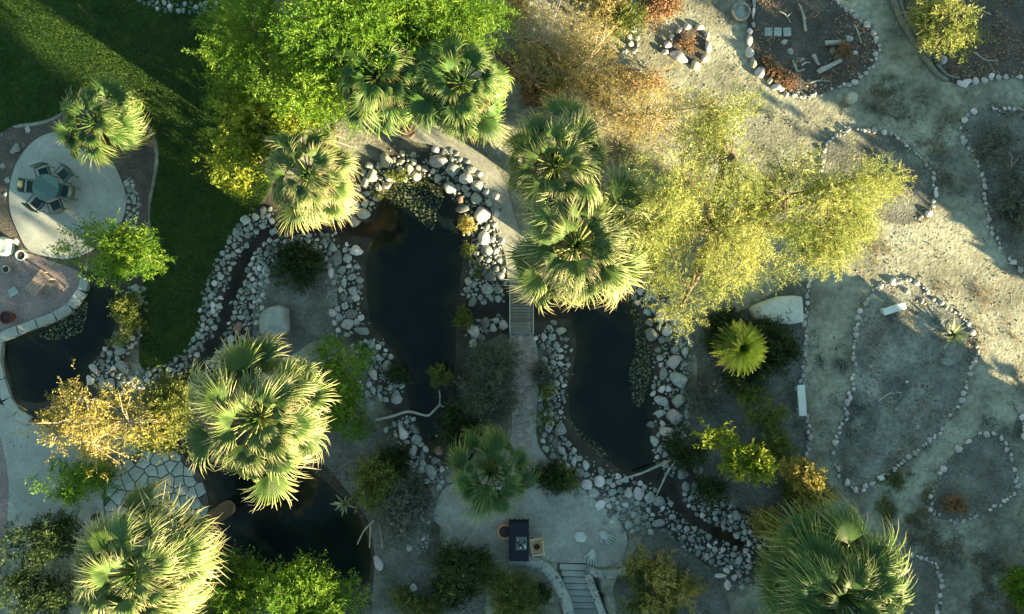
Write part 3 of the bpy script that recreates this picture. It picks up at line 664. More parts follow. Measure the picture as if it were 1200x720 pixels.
# ------------------------------------------------------------------ coping wall of the west pond
cw = thing('pond_wall', 'low pale concrete coping wall curving round the west pond', 'wall')
cp = [(101,326),(97,341),(84,360),(66,371),(44,379),(22,387),(-2,397),(-3,420),(1,445),(9,468),(20,484),(36,494)]
for i in range(len(cp)-1):
    a, b = P(*cp[i]), P(*cp[i+1]); d = (b-a); L = d.length; d.normalize(); nrm = Vector((-d.y, d.x, 0)); w0 = 0.17+0.03*rnd.random()
    q = [a+nrm*w0+d*0.012, b+nrm*w0-d*0.012, b-nrm*w0-d*0.012, a-nrm*w0+d*0.012]
    mb = MB(); mb.prism([(p.x, p.y) for p in q][::-1], -0.35, 0.10+0.01*rnd.random(), 0.03); mb.build('coping_slab', M['concrete'], cw, bevel=0.012)

# ------------------------------------------------------------------ steps and their curved walls
ss = thing('steps', 'flight of grey concrete steps leading down from the centre patio', 'steps')
for k in range(8):
    y0 = 661+k*8.6; xl = 656+k*2.2; xr = 690+k*2.4
    a, b = P(xl, y0), P(xr, y0+1); z = -0.02-k*0.10
    mb = MB(); mb.prism([(a.x, a.y-0.235), (b.x, b.y-0.235), (b.x, b.y), (a.x, a.y)], z-0.07, z); st = mb.build('step', M['concrete'], ss, bevel=0.012)
    mb = MB(); mb.prism([(a.x+.02, a.y-0.17), (b.x-.02, b.y-0.17), (b.x-.02, b.y-0.04), (a.x+.02, a.y-0.04)], z-0.30, z-0.075); mb.build('riser', M['bed_dark'], ss)  # risers coloured dark to draw the shade line under each tread
def curb_wall(label, pts, w, h, mat, studs=0):
    q = catmull(PW(pts), 5); t = thing('curved_wall', label, 'wall'); mb = MB()
    for i in range(len(q)-1):
        pass
    d = np.gradient(q, axis=0); d /= np.hypot(*d.T)[:, None]; n = np.c_[-d[:, 1], d[:, 0]]
    prof = [(-.5, -0.7), (-.5, h*0.8), (-.3, h), (.3, h), (.5, h*0.8), (.5, -0.7)]; b = 0; vs = []; fs = []; k = len(prof)
    for p, nn in zip(q, n):
        for o_, z in prof: vs.append((p[0]+nn[0]*o_*w, p[1]+nn[1]*o_*w, z))
    for i in range(len(q)-1):
        for j in range(k-1): fs.append((i*k+j, i*k+j+1, (i+1)*k+j+1, (i+1)*k+j))
    fs.append(tuple(range(k))[::-1]); fs.append(tuple((len(q)-1)*k+j for j in range(k)))
    mb.add(vs, fs); mb.build('wall_body', mat, t)
    for _ in range(studs):
        i = rnd.randrange(len(q)); s = rnd.uniform(0.04, 0.085)
        x, y = q[i]+n[i]*rnd.uniform(-.42, .42)*w
        put_stone(x, y, s, s*0.85, rnd.uniform(0, 6), t, rnd.choice(('stone', 'stone', 'stone_warm')), hz=0.045, z=h*0.92)
curb_wall('pale curved wall on the west side of the steps, ending at the navy table', [(597,654),(615,655),(632,660),(645,670),(655,686),(664,706),(668,730)], 0.42, 0.28, M['concrete'], 70)
curb_wall('short stone studded wall east of the steps, curving below the stone hands', [(735,667),(718,671),(702,671),(688,665)], 0.28, 0.24, M['concrete'], 40)
curb_wall('narrow stone studded wall along the east side of the steps', [(689,672),(693,684),(699,700),(708,724)], 0.26, 0.22, M['concrete'], 40)

# ------------------------------------------------------------------ hand shaped stones
def stone_hand(label, px, py, ang, s):
    c = P(px, py, 0.03); bm = bmesh.new()
    def blob(cx, cy, rx, ry, rz, z=0.03):
        bmesh.ops.create_uvsphere(bm, u_segments=14, v_segments=8, radius=1.0, matrix=Matrix.Translation((cx, cy, z)) @ Matrix.Diagonal((rx, ry, rz, 1)))
    blob(0, 0, .155, .175, .09); blob(0, -.12, .11, .10, .08)
    for ax, L in ((-.115, .17), (-.045, .22), (.035, .225), (.11, .185)):
        a = ax*1.5
        for t in np.linspace(0, 1, 8):
            blob(ax+math.sin(a)*L*t, .13+math.cos(a)*L*t, .036*(1-.3*t), .045, .06*(1-.25*t), 0.03)
    for t in np.linspace(0, 1, 7): blob(.13+.13*t, -.02+.10*t, .042*(1-.25*t), .042, .06, 0.03)
    m = bpy.data.meshes.new('stone_hand'); bm.to_mesh(m); bm.free(); m.polygons.foreach_set('use_smooth', [True]*len(m.polygons))
    o = new_obj('stone_hand', m, None, M['handstone']); o.location = c; o.rotation_euler.z = math.radians(ang); o.scale = (s, s, s)
    return tag(o, label, 'sculpture')
stone_hand('grey carved stone hand on the patio with fingers pointing lower right', 708, 627, -128, 1.12)
stone_hand('grey carved stone hand on the patio with fingers pointing down to the wall', 694, 650, 178, 1.12)

# ------------------------------------------------------------------ patio furniture
def patio_table():
    c = P(66, 223, 0.035); t = thing('patio_table', 'round teal metal table in the middle of the round patio', 'table', c)
    mb = MB(); mb.lathe([(0.02, 0.70), (0.49, 0.70), (0.51, 0.715), (0.51, 0.735), (0.49, 0.745), (0.03, 0.745)], 32); mb.build('tabletop', M['teal_metal'], t)
    mb = MB(); mb.lathe([(0.05, 0.03), (0.045, 0.35), (0.05, 0.70)], 12); mb.build('pedestal', M['teal_metal'], t)
    mb = MB(); mb.lathe([(0.30, 0.0), (0.30, 0.02), (0.06, 0.05)], 20); mb.build('base', M['teal_metal'], t)
patio_table()
CH = None
def patio_chair(px, py, rz, label):
    """faces +X in local space, i.e. towards the table"""
    global CH
    g = 'chairs round the patio table'
    c = P(px, py, 0.035); t = thing('patio_chair', label, 'chair', c, rz, g)
    if CH is None:
        parts = []
        mb = MB(); mb.box((0, 0, 0.42), (0.42, 0.44, 0.05)); parts.append(('seat', mb, M['seat_dark'], 0.012))
        mb = MB()
        for k in range(6):
            a0 = -0.6+1.2*k/5; mb.box((-0.24-0.05*math.cos(a0*1.4), math.sin(a0)*0.40, 0.66), (0.03, 0.095, 0.44), rz=-a0*0.5)
        parts.append(('backrest', mb, M['chair_frame'], 0))
        for s in (-1, 1):
            mb = MB(); mb.box((-0.02, s*0.25, 0.63), (0.42, 0.05, 0.03)); parts.append(('armrest', mb, M['chair_frame'], 0.006))
            for x in (-0.2, 0.19):
                mb = MB(); mb.tube([(x, s*0.22, 0), (x, s*0.24, 0.62 if x > 0 else 0.42)], 0.018, 6); parts.append(('leg', mb, M['chair_frame'], 0))
        CH = []
        for n, mb, mt, bv in parts:
            o = mb.build(n, mt, t, bevel=bv); CH.append((n, o.data))
    else:
        for n, me in CH: new_obj(n, me, t)
tc_ = P(66, 223)
for (px, py, lab) in ((60,205,'dark seated patio chair at the top of the teal table'),(83,207,'dark seated patio chair between the teal table and the palm'),(86,227,'dark seated patio chair on the right of the teal table'),(74,243,'dark seated patio chair at the lower right of the teal table'),(52,240,'dark seated patio chair beside the sun streak on the patio'),(45,221,'dark seated patio chair on the left of the teal table')):
    c = P(px, py); d = tc_-c; patio_chair(px, py, math.atan2(d.y, d.x), lab)

def bench_wood(px, py, ang):
    t = thing('wooden_bench', 'short wooden bench on the brown terrace above the west pond', 'bench', P(px, py, 0.01), math.radians(ang))
    for k in range(4):
        mb = MB(); mb.box((0, -0.195+0.13*k, 0.43), (0.95, 0.115, 0.035)); mb.build('slat', M['bench_wood'], t, bevel=0.006)
    for s in (-1, 1):
        mb = MB(); mb.box((s*0.38, 0, 0.385), (0.06, 0.48, 0.05)); mb.build('rail', M['bench_wood'], t)
        for v in (-1, 1):
            mb = MB(); mb.box((s*0.38, v*0.2, 0.18), (0.06, 0.06, 0.36)); mb.build('leg', M['bench_wood'], t)
bench_wood(52, 332, 50)

def pot(label, px, py, r, h, mat, z=0.01, filled=True, name='flower_pot'):
    t = thing(name, label, 'pot', P(px, py, z))
    mb = MB(); mb.lathe([(r*0.65, 0), (r*0.9, h*0.5), (r, h*0.92), (r*1.08, h*0.93), (r*1.08, h), (r*0.86, h), (r*0.84, h*0.8)], 22); mb.build('pot_body', mat, t, smooth=False)
    if filled:
        mb = MB(); mb.lathe([(r*0.835, h*0.78), (r*0.835, h*0.86), (r*0.3, h*0.88)], 18); mb.build('soil', M['potsoil'], t)
    return t
pot('dark red glazed pot at the end of the pond coping wall', 14, 372, 0.24, 0.4, M['red_pot'])
pot('white oval basin on the brown terrace below the patio', 29, 300, 0.19, 0.28, M['white'])
pot('small grey pot left of the wooden bench', 12, 316, 0.14, 0.3, M['concrete'])
pot('upper terracotta pot beside the grey boulder cluster', 760, 16, 0.15, 0.35, M['terracotta'])
pot('lower terracotta pot beside the grey boulder cluster', 753, 24, 0.13, 0.3, M['terracotta'])
pot('large round terracotta planter on the left of the navy table', 592, 619, 0.27, 0.55, M['terracotta'], z=0.03)
pot('small dark pot on the left concrete path', 116, 605, 0.15, 0.3, M['black'])
tw = thing('stone_slab', 'square grey pad on the terrace left of the bench', 'slab', P(16, 342, 0.01), 0.5)
mb = MB(); mb.box((0, 0, 0.03), (0.36, 0.3, 0.06)); mb.build('slab', M['flag'], tw, bevel=0.01)

def navy_table():
    c = P(608, 629, 0.03); t = thing('covered_table', 'long table under a navy cloth on the centre patio', 'table', c)
    mb = MB(); mb.box((0, 0, 0.735), (0.68, 1.38, 0.03)); mb.build('tabletop', M['tan_wood'], t)
    bm = bmesh.new(); n = 60; ring0, ring1, ring2 = [], [], []
    for i in range(n):
        u = i/n*4; s = int(u); f = u-s
        pts = [(-.37, -.73), (.37, -.73), (.37, .73), (-.37, .73)]; a, b = pts[s], pts[(s+1) % 4]
        x, y = a[0]+(b[0]-a[0])*f, a[1]+(b[1]-a[1])*f; w = 0.03*math.sin(i*1.9)
        ring0.append(bm.verts.new((x*.985, y*.985, 0.757))); ring1.append(bm.verts.new((x*1.01, y*1.01, 0.735))); ring2.append(bm.verts.new((x*(1.05+w), y*(1.03+w), 0.30)))
    bm.faces.new(ring0)
    for i in range(n):
        j = (i+1) % n; bm.faces.new((ring1[i], ring1[j], ring0[j], ring0[i])); bm.faces.new((ring2[i], ring2[j], ring1[j], ring1[i]))
    m = bpy.data.meshes.new('cloth'); bm.to_mesh(m); bm.free(); new_obj('cloth', m, t, M['navy'])
    for sx in (-1, 1):
        for sy in (-1, 1):
            mb = MB(); mb.tube([(sx*.29, sy*.60, 0), (sx*.29, sy*.60, .72)], .025, 6); mb.build('leg', M['black'], t)
    t2 = thing('tray', 'small pale tray of odds and ends on the navy table', 'tray', P(611, 637, 0.79))
    mb = MB(); mb.box((0, 0, 0.01), (0.42, 0.5, 0.02)); mb.build('tray_base', M['chair_frame'], t2)
    for k in range(12):
        mb = MB(); mb.lathe([(.03, .02), (.04, .08), (.02, .12)], 10, (rnd.uniform(-.17, .17), rnd.uniform(-.2, .2))); mb.build('jar', M[rnd.choice(('white', 'black', 'boulder'))], t2)
navy_table()
def tan_chair():
    t = thing('wooden_chair', 'tan wooden chair on the right of the navy table', 'chair', P(628, 636, 0.03), math.radians(8))
    mb = MB(); mb.box((0, 0, 0.44), (0.48, 0.56, 0.05)); mb.build('seat', M['tan_wood'], t, bevel=0.012)
    mb = MB(); mb.box((0.26, 0, 0.68), (0.05, 0.56, 0.42)); mb.build('backrest', M['tan_wood'], t, bevel=0.01)
    for s in (-1, 1):
        mb = MB(); mb.box((0.02, s*0.30, 0.62), (0.46, 0.06, 0.035)); mb.build('armrest', M['tan_wood'], t)
        for x in (-.2, .22): mb = MB(); mb.box((x, s*.25, .2), (.05, .05, .43)); mb.build('leg', M['tan_wood'], t)
    b = thing('bag', 'small black bag lying on the tan chair', 'bag', P(629, 641, 0.53))
    mb = MB(); mb.lathe([(.07, 0), (.11, .04), (.10, .10), (.05, .13)], 14); mb.build('bag_body', M['black'], b, smooth=True)
    mb = MB(); mb.tube([(-.05, 0, .12), (-.03, 0, .2), (.03, 0, .2), (.05, 0, .12)], .012, 5); mb.build('strap', M['black'], b)
tan_chair()
# round ring planter, square slabs in the driftwood bed
rp = thing('round_planter', 'small round planter ring at the top, left of the driftwood bed', 'planter', P(867, 15))
mb = MB(); mb.lathe([(0.26, 0.0), (0.26, 0.16), (0.29, 0.20), (0.36, 0.20), (0.38, 0.16), (0.38, 0.0)], 26)
mb.f.pop(); mb.f.pop(); mb.build('ring', M['log'], rp)
mb = MB(); mb.lathe([(0.26, 0.0), (0.26, 0.10), (0.05, 0.13)], 22); mb.build('gravel', M['pebble'], rp)
for k, (px, w) in enumerate(((900, 'leftmost'), (911, 'middle'), (922, 'rightmost'))):
    t = thing('square_slab', w+' of three square stone slabs laid in the driftwood bed', 'slab', P(px, 38), 0.1*rnd.uniform(-1, 1), 'square slabs in the driftwood bed')
    mb = MB(); mb.box((0, 0, 0.035), (0.30, 0.33, 0.07)); mb.build('slab', M['flag'], t, bevel=0.012)

# ------------------------------------------------------------------ driftwood and logs
def wood(name, label, cat, runs, mat, z0=0.12):
    t = thing(name, label, cat)
    for i, (pts, r0, r1) in enumerate(runs):
        q = catmull(PW(pts), 4); n = len(q)
        p3 = [(x, y, z0+0.04*math.sin(k*0.9+i)+max(0, 0.0)) for k, (x, y) in enumerate(q)]
        mb = MB(); mb.tube(p3, [r0+(r1-r0)*k/(n-1) + 0.006*math.sin(k*2.1) for k in range(n)], 7); mb.build('log' if i == 0 else 'branch', mat, t, smooth=True)
wood('driftwood', 'forked pale driftwood branch lying across the tip of the central pond', 'driftwood', [([(440,492),(462,487),(480,482),(500,487),(508,482),(516,474)], 0.055, 0.05), ([(516,474),(516,464),(515,457)], 0.045, 0.03), ([(516,474),(526,479),(540,480),(556,482)], 0.045, 0.02)], M['drift'], 0.10)
wood('driftwood', 'forked pale branch hanging over the outlet of the east pond', 'driftwood', [([(795,531),(778,541),(755,551),(735,558),(720,563)], 0.06, 0.03), ([(793,535),(782,550),(774,565),(768,580)], 0.045, 0.025)], M['drift'], 0.28)
wood('fallen_log', 'long weathered log edging the top right bed', 'log', [([(1041,-8),(1050,14),(1062,38),(1072,52),(1088,68)], 0.13, 0.10), ([(1048,-8),(1058,16),(1070,40),(1084,55),(1096,72)], 0.09, 0.07)], M['log'], 0.1)
wood('fallen_log', 'second weathered log lying below the yellow shrub at top right', 'log', [([(1078,66),(1092,82),(1108,96)], 0.11, 0.09), ([(1095,76),(1108,88),(1122,93)], 0.08, 0.04)], M['log'], 0.12)
wood('fallen_log', 'split pale log in the middle of the driftwood bed', 'log', [([(957,86),(970,79),(985,71)], 0.10, 0.08), ([(960,82),(975,75)], 0.05, 0.04)], M['drift'], 0.1)
wood('driftwood', 'short pale stump piece in the driftwood bed', 'driftwood', [([(952,66),(956,72),(959,77)], 0.09, 0.05)], M['drift'], 0.08)
wood('driftwood', 'pale broken slab of wood in the driftwood bed above the split log', 'driftwood', [([(966,52),(976,51),(984,50)], 0.10, 0.09)], M['drift'], 0.08)
wood('driftwood', 'thin upright grey stick in the driftwood bed', 'driftwood', [([(935,6),(941,22),(943,38)], 0.03, 0.06), ([(940,18),(944,24)], 0.03, 0.02)], M['drift'], 0.1)
wood('driftwood', 'curled pale roots at the centre of the driftwood bed', 'driftwood', [([(930,76),(933,84),(942,82)], 0.05, 0.03), ([(938,78),(944,74),(948,75)], 0.04, 0.02), ([(928,72),(930,80)], 0.03, 0.02)], M['drift'], 0.1)
wood('driftwood', 'three bare bent sticks at the south pond edge', 'driftwood', [([(440,608),(428,620),(420,636)], 0.04, 0.02), ([(436,612),(434,640)], 0.035, 0.02), ([(446,612),(449,640)], 0.03, 0.015)], M['pale_bark'], 0.25)

for i_, (lab, run) in enumerate((('thin pale stick near the right rim of the driftwood bed', [(1000,30),(1006,42),(1009,52)]), ('short weathered branch at the lower rim of the driftwood bed', [(948,98),(960,95),(972,96)]), ('grey twisted branch above the square slabs', [(912,14),(922,20),(926,28)]), ('fallen grey branch in the top right bed beyond the bush', [(1140,62),(1152,70),(1168,72)]), ('bare stick at the right of the golden bush, top right', [(1135,14),(1148,12),(1160,18)]), ('dry stick across the agave bed', [(1028,470),(1040,462),(1056,460)]))):
    wood('driftwood', lab, 'driftwood', [(run, 0.035, 0.02), ([run[1], (run[1][0]+6, run[1][1]-5)], 0.02, 0.01)], M['drift'], 0.06)
# ------------------------------------------------------------------ palms
def fan_frond(seed, nseg=22, petiole=0.8, R_=1.2, spread=1.45, split=0.5, droop=0.5, sag=0.35, bend=0.5):
    """costapalmate leaf in local space: +X out along the petiole, Y sideways, Z up; the blade tips down by bend"""
    r = random.Random(seed); V, F, A = [], [], []
    n = 5
    for i in range(n+1):
        t = i/n; x = petiole*t; z = -0.10*t*t; w = 0.034*(1-0.45*t)
        V += [(x, -w, z), (x, w, z), (x, 0, z-w)]; A += [0.62]*3
    for i in range(n):
        b = i*3
        for k in range(3): F.append((b+k, b+(k+1) % 3, b+3+(k+1) % 3, b+3+k))
    hx, hz = petiole, -0.10; cb, sb = math.cos(bend), math.sin(bend)
    fold = r.uniform(0.1, 0.45); asym = r.uniform(-.15, .15)
    def surf(th, rr, dz=0.0):
        L = R_*(0.74+0.26*math.cos(th*0.8+asym))*rr
        x = math.cos(th)*L + 0.12*rr; y = math.sin(th)*L*0.92
        z = fold*abs(math.sin(th))*L - sag*(L*L)*0.6 + dz
        return hx+x*cb+z*sb, y, hz-x*sb+z*cb
    for i in range(nseg):
        th0 = -spread+2*spread*i/nseg; th1 = -spread+2*spread*(i+1)/nseg; tm = (th0+th1)/2
        Ls = r.uniform(0.80, 1.08); dd = droop*r.uniform(0.3, 1.9); tw = r.uniform(-.10, .10); cl = r.uniform(-.10, .10)
        b = len(V); dt = (th1-th0)/2
        for rr, wk in ((0.05, 1.0), (split*r.uniform(.9, 1.1), 0.98), (0.72*Ls, 0.50), (0.9*Ls, 0.24)):
            ex = max(0.0, rr-split); dz = -dd*ex*ex*1.8; tt = tm+tw*ex*3
            p0 = surf(tt-dt*wk, rr, dz); p1 = surf(tt, rr, dz+0.045*min(1, rr*2)*wk); p2 = surf(tt+dt*wk, rr, dz)
            V += [p0, p1, p2]
            a = 0.10+0.52*rr+cl+(0.14 if ex > 0.2 else 0); A += [a, a+0.10, a]
        for k in range(3):
            c = b+k*3; F.append((c, c+1, c+4, c+3)); F.append((c+1, c+2, c+5, c+4))
        V.append(surf(tm+tw*2, 1.0*Ls+0.06, -dd*(1-split)**2*2.6)); A.append(r.uniform(0.8, 1.0)); c = b+9
        F.append((c, c+1, len(V)-1, len(V)-1)); F.append((c+1, c+2, len(V)-1, len(V)-1))
    tris = []
    for f in F:
        if f[2] == f[3]: tris.append(f[:3])
        else: tris += [(f[0], f[1], f[2]), (f[0], f[2], f[3])]
    return mesh_np('frond', np.array(V), np.array(tris), False, {'v': np.clip(A, 0, 1)})
FRONDS = {}
for key, mt in (('frond', M['frond']), ('frond_green', M['frond_green']), ('dead', M['frond_dead'])):
    L_ = []
    for s in range(9):
        q = random.Random(900+s)
        me = fan_frond(50+s, 32+s % 3*3, petiole=q.uniform(0.75, 1.15), R_=q.uniform(0.80, 1.0), spread=q.uniform(1.25, 1.75), droop=q.uniform(0.4, 1.3)*(1.3 if key == 'dead' else 1), sag=q.uniform(0.1, 0.4), split=q.uniform(0.38, 0.55), bend=(0.15, 0.35, 0.55, 0.2, 0.45, 0.7, 0.3, 0.5, 0.8)[s]); me.materials.append(mt); L_.append(me)
    FRONDS[key] = L_
def palm(label, px, py, rad_px, z, key='frond', n=44, seed=1, dead=12, lowest=-0.45, lean=(0, 0)):
    r = random.Random(seed); top = P(px, py, z); rad = rad_px/PXM*(CAM_H-z)/CAM_H
    n = int(n*r.uniform(0.85, 1.1)); tilt = Vector((r.uniform(-.12, .12), r.uniform(-.12, .12)))
    base = Vector((top.x+lean[0], top.y+lean[1], 0)); base.z = max(h1(base.x, base.y), -0.3)
    t = thing('fan_palm', label, 'palm tree', base)
    H = z-base.z; mb = MB(); m = 14; pts = []; rr = []
    for i in range(m+1):
        k = i/m; pts.append((-lean[0]*k*k, -lean[1]*k*k, (H-0.15)*k-0.1)); rr.append(0.30-0.10*k+0.02*(i % 2) + (0.06 if k > 0.85 else 0))
    mb.tube(pts, rr, 12); mb.build('trunk', M['trunk'], t, smooth=False)
    sc_ = rad/2.05; n = int(n*1.3); crown = Vector((-lean[0], -lean[1], H))
    for i in range(n):
        k = (i+0.5)/n; az = i*2.39996+r.uniform(-.4, .4)
        el = 1.22-(1.22-lowest)*(k**0.9)+r.uniform(-.18, .18)
        o = bpy.data.objects.new('frond', FRONDS[key][r.choice((2, 5, 7, 8)) if k < 0.3 else r.randrange(9)]); COL.objects.link(o); o.parent = t
        el += tilt.x*math.cos(az)+tilt.y*math.sin(az)
        o.rotation_euler = Euler((r.gauss(0, .38), -el, az), 'XYZ')
        s = (1.25 if r.random() < .12 else 1.0)*sc_*(0.60+0.44*min(1, k*1.6))*r.uniform(0.84, 1.12); o.scale = (s, s*r.uniform(0.85, 1.08), s)
        o.location = crown+Vector((0.10*math.cos(az), 0.10*math.sin(az), 0.12*(0.5-k)))
    mb = MB()
    for i in range(7):      # unopened spear leaves in the heart of the crown
        az = i*0.9; e = Vector((math.cos(az)*0.22*r.uniform(.4, 1.3), math.sin(az)*0.22*r.uniform(.4, 1.3), 1.0*sc_*r.uniform(.7, 1.1)))
        mb.tube([crown, crown+e*0.5, crown+e], [0.05, 0.045, 0.006], 5)
    sp = mb.build('spear_leaves', M[key], t)
    for i in range(dead):
        az = r.uniform(0, 6.28); o = bpy.data.objects.new('dead_frond', r.choice(FRONDS['dead'])); COL.objects.link(o); o.parent = t
        o.rotation_euler = Euler((r.uniform(-.3, .3), r.uniform(0.6, 1.25), az), 'XYZ'); s = sc_*0.85; o.scale = (s, s, s)
        o.location = crown+Vector((0.2*math.cos(az), 0.2*math.sin(az), -0.3))
    return t
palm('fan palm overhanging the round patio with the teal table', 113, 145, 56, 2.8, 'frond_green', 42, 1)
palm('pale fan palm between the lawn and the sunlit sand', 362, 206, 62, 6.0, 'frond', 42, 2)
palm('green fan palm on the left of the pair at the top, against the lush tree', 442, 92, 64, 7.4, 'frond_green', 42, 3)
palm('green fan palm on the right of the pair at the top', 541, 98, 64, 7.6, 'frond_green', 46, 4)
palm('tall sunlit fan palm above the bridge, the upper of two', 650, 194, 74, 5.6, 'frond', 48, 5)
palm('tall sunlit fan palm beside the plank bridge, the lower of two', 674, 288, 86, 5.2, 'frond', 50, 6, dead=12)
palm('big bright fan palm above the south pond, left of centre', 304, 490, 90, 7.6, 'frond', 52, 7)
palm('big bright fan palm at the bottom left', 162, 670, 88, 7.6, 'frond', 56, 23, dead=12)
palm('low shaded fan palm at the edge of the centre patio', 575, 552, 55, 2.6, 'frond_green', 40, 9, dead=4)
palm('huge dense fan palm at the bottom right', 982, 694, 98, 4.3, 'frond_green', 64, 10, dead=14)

def pinnate(seed, L=1.0, n=22):
    r = random.Random(seed); V, F, A = [], [], []
    prev = None
    for i in range(n+1):
        t = i/n; x = L*t*(1-0.12*t); z = 0.30*t-0.62*t*t
        for s in (-1, 1):
            if i < 2: continue
            l = 0.20*math.sin(math.pi*min(1, 0.12+t*0.9))+0.02; b = len(V)
            V += [(x, 0, z), (x+0.02, 0, z+0.01), (x+l*0.5, s*l*0.85, z-0.03+0.05)]; A += [0.2+0.5*t, 0.25+.5*t, 0.5+0.5*t]
            F.append((b, b+1, b+2) if s > 0 else (b+1, b, b+2))
        b = len(V); V += [(x, -0.008, z+.005), (x, 0.008, z+.005)]; A += [0.6, 0.6]
        if prev is not None: F += [(prev, prev+1, b+1), (prev, b+1, b)]
        prev = b
    return mesh_np('frond', np.array(V), np.array(F), False, {'v': np.clip(A, 0, 1)})
PIN = [pinnate(s) for s in range(4)]
for m_ in PIN: m_.materials.append(M['cycad'])
def cycad(px, py, rad_px, z):
    top = P(px, py, z); t = thing('sago_palm', 'round bright yellow green sago palm inside the dark bush', 'palm tree', (top.x, top.y, 0))
    mb = MB(); mb.tube([(0, 0, -.05), (0, 0, z*0.5), (0, 0, z-.02)], [0.22, 0.2, 0.16], 10); mb.build('trunk', M['trunk'], t)
    rad = rad_px/PXM; r = random.Random(4)
    for i in range(96):
        k = (i+.5)/96; az = i*2.39996; el = 1.3-1.35*k
        o = bpy.data.objects.new('frond', PIN[i % 4]); COL.objects.link(o); o.parent = t; s = rad*(0.75+0.35*k)
        o.scale = (s, s, s); o.rotation_euler = Euler((r.uniform(-.2, .2), -el, az), 'XYZ'); o.location = (0, 0, z)
cycad(868, 408, 33, 2.1)
def agave(px, py, rad_px, label, n=20):
    c = P(px, py); t = thing('agave', label, 'plant', (c.x, c.y, 0.0)); L = rad_px/PXM; r = random.Random(int(px))
    V = []; F = []; A = []; m = 6
    for i in range(m+1):
        k = i/m; w = 0.085*math.sin(math.pi*(0.25+0.72*k))*(1 if k < .99 else 0); x = k; z = 0.25*k-0.18*k*k
        V += [(x, -w, z+.02), (x, 0, z), (x, w, z+.02)]; A += [k, .3+.3*k, k]
    for i in range(m):
        b = i*3; F += [(b, b+1, b+4), (b, b+4, b+3), (b+1, b+2, b+5), (b+1, b+5, b+4)]
    me = mesh_np('leaf', np.array(V), np.array(F), True, {'v': np.array(A)}); me.materials.append(M['agave'])
    for i in range(n):
        k = (i+.5)/n; o = new_obj('leaf', me, t); s = L*(0.7+.4*k)*r.uniform(.9, 1.1); o.scale = (s, s, s)
        o.rotation_euler = Euler((0, -(1.2-1.05*k), i*2.39996), 'XYZ'); o.location = (0, 0, 0.05)
agave(1115, 393, 20, 'spiky green agave in the stone ringed teardrop bed', 22)
agave(404, 590, 16, 'spiky grey agave on the south pond shore', 18)

# ------------------------------------------------------------------ trees and bushes
def norm(a): return a/np.maximum(np.linalg.norm(a, axis=1, keepdims=True), 1e-9)
def foliage_mesh(blobs, n_cl, sprays, leaves, L, W, stem, rng, up=0.25, shell=0.5, csz=0.35, droop=0.15, spread=0.9, gap=2.6):
    B = np.array(blobs, float)            # x y z rx ry rz
    vol = B[:, 3]*B[:, 4]*B[:, 5]; vol = vol**0.8
    k = rng.choice(len(B), n_cl, p=vol/vol.sum())
    u = norm(rng.normal(size=(n_cl, 3))); rr = rng.random(n_cl)**shell*np.where(rng.random(n_cl) < 0.14, 1.28, 1.0)
    cc = B[k, :3]+u*rr[:, None]*B[k, 3:6]
    f = gap; g = np.sin(cc[:, 0]*f+1.7*np.sin(cc[:, 1]*f*.7))*np.sin(cc[:, 1]*f*1.1+1.3)+0.7*np.sin(cc[:, 0]*f*1.9+2)*np.sin(cc[:, 1]*f*2.1+cc[:, 2]*f)
    ok = g > -0.30; cc, u = cc[ok], u[ok]; n_cl = len(cc)
    cv = rng.random(n_cl)
    ci = np.repeat(np.arange(n_cl), sprays); N = len(ci)
    pos = cc[ci]+rng.normal(size=(N, 3))*csz*np.array((1, 1, 0.7))
    d = norm(u[ci]*0.8+rng.normal(size=(N, 3))*0.75+np.array((0, 0, up)))
    T = np.linspace(0.12, 1.0, leaves)
    p = pos[:, None, :]+d[:, None, :]*(T*stem)[None, :, None]; p[:, :, 2] -= droop*stem*(T**2)[None, :]
    side = norm(np.cross(d, rng.normal(size=(N, 3))))
    sg = np.where(np.arange(leaves) % 2 == 0, 1.0, -1.0)
    ld = d[:, None, :]*0.55+side[:, None, :]*sg[None, :, None]*spread+rng.normal(size=(N, leaves, 3))*0.35
    ld = norm(ld.reshape(-1, 3)); p = p.reshape(-1, 3); n = len(p)
    l = L*rng.uniform(0.7, 1.25, (n, 1)); w = W*rng.uniform(0.7, 1.2, (n, 1))
    wd = norm(np.cross(ld, rng.normal(size=(n, 3))+np.array((0, 0, 0.8))))
    V = np.empty((n, 4, 3)); V[:, 0] = p; V[:, 1] = p+ld*l*0.5+wd*w*0.5; V[:, 2] = p+ld*l; V[:, 3] = p+ld*l*0.5-wd*w*0.5
    V[:, :, 2] = np.maximum(V[:, :, 2], 0.03)
    v = np.clip(0.55*cv[ci].repeat(leaves)+0.45*rng.random(n), 0, 1).repeat(4)
    return mesh_np('foliage', V.reshape(-1, 3), np.arange(n*4).reshape(-1, 4), False, {'v': v}), cc
def blobs_px(lst, z_extra=0):
    """(px, py, z centre, rx px, ry px, rz m) -> metres"""
    out = []
    for px, py, z, rx, ry, rz in lst:
        p = P(px, py, z); k = (CAM_H-z)/CAM_H/PXM; out.append((p.x, p.y, z, rx*k, ry*k, rz))
    return out
SEED = [500]
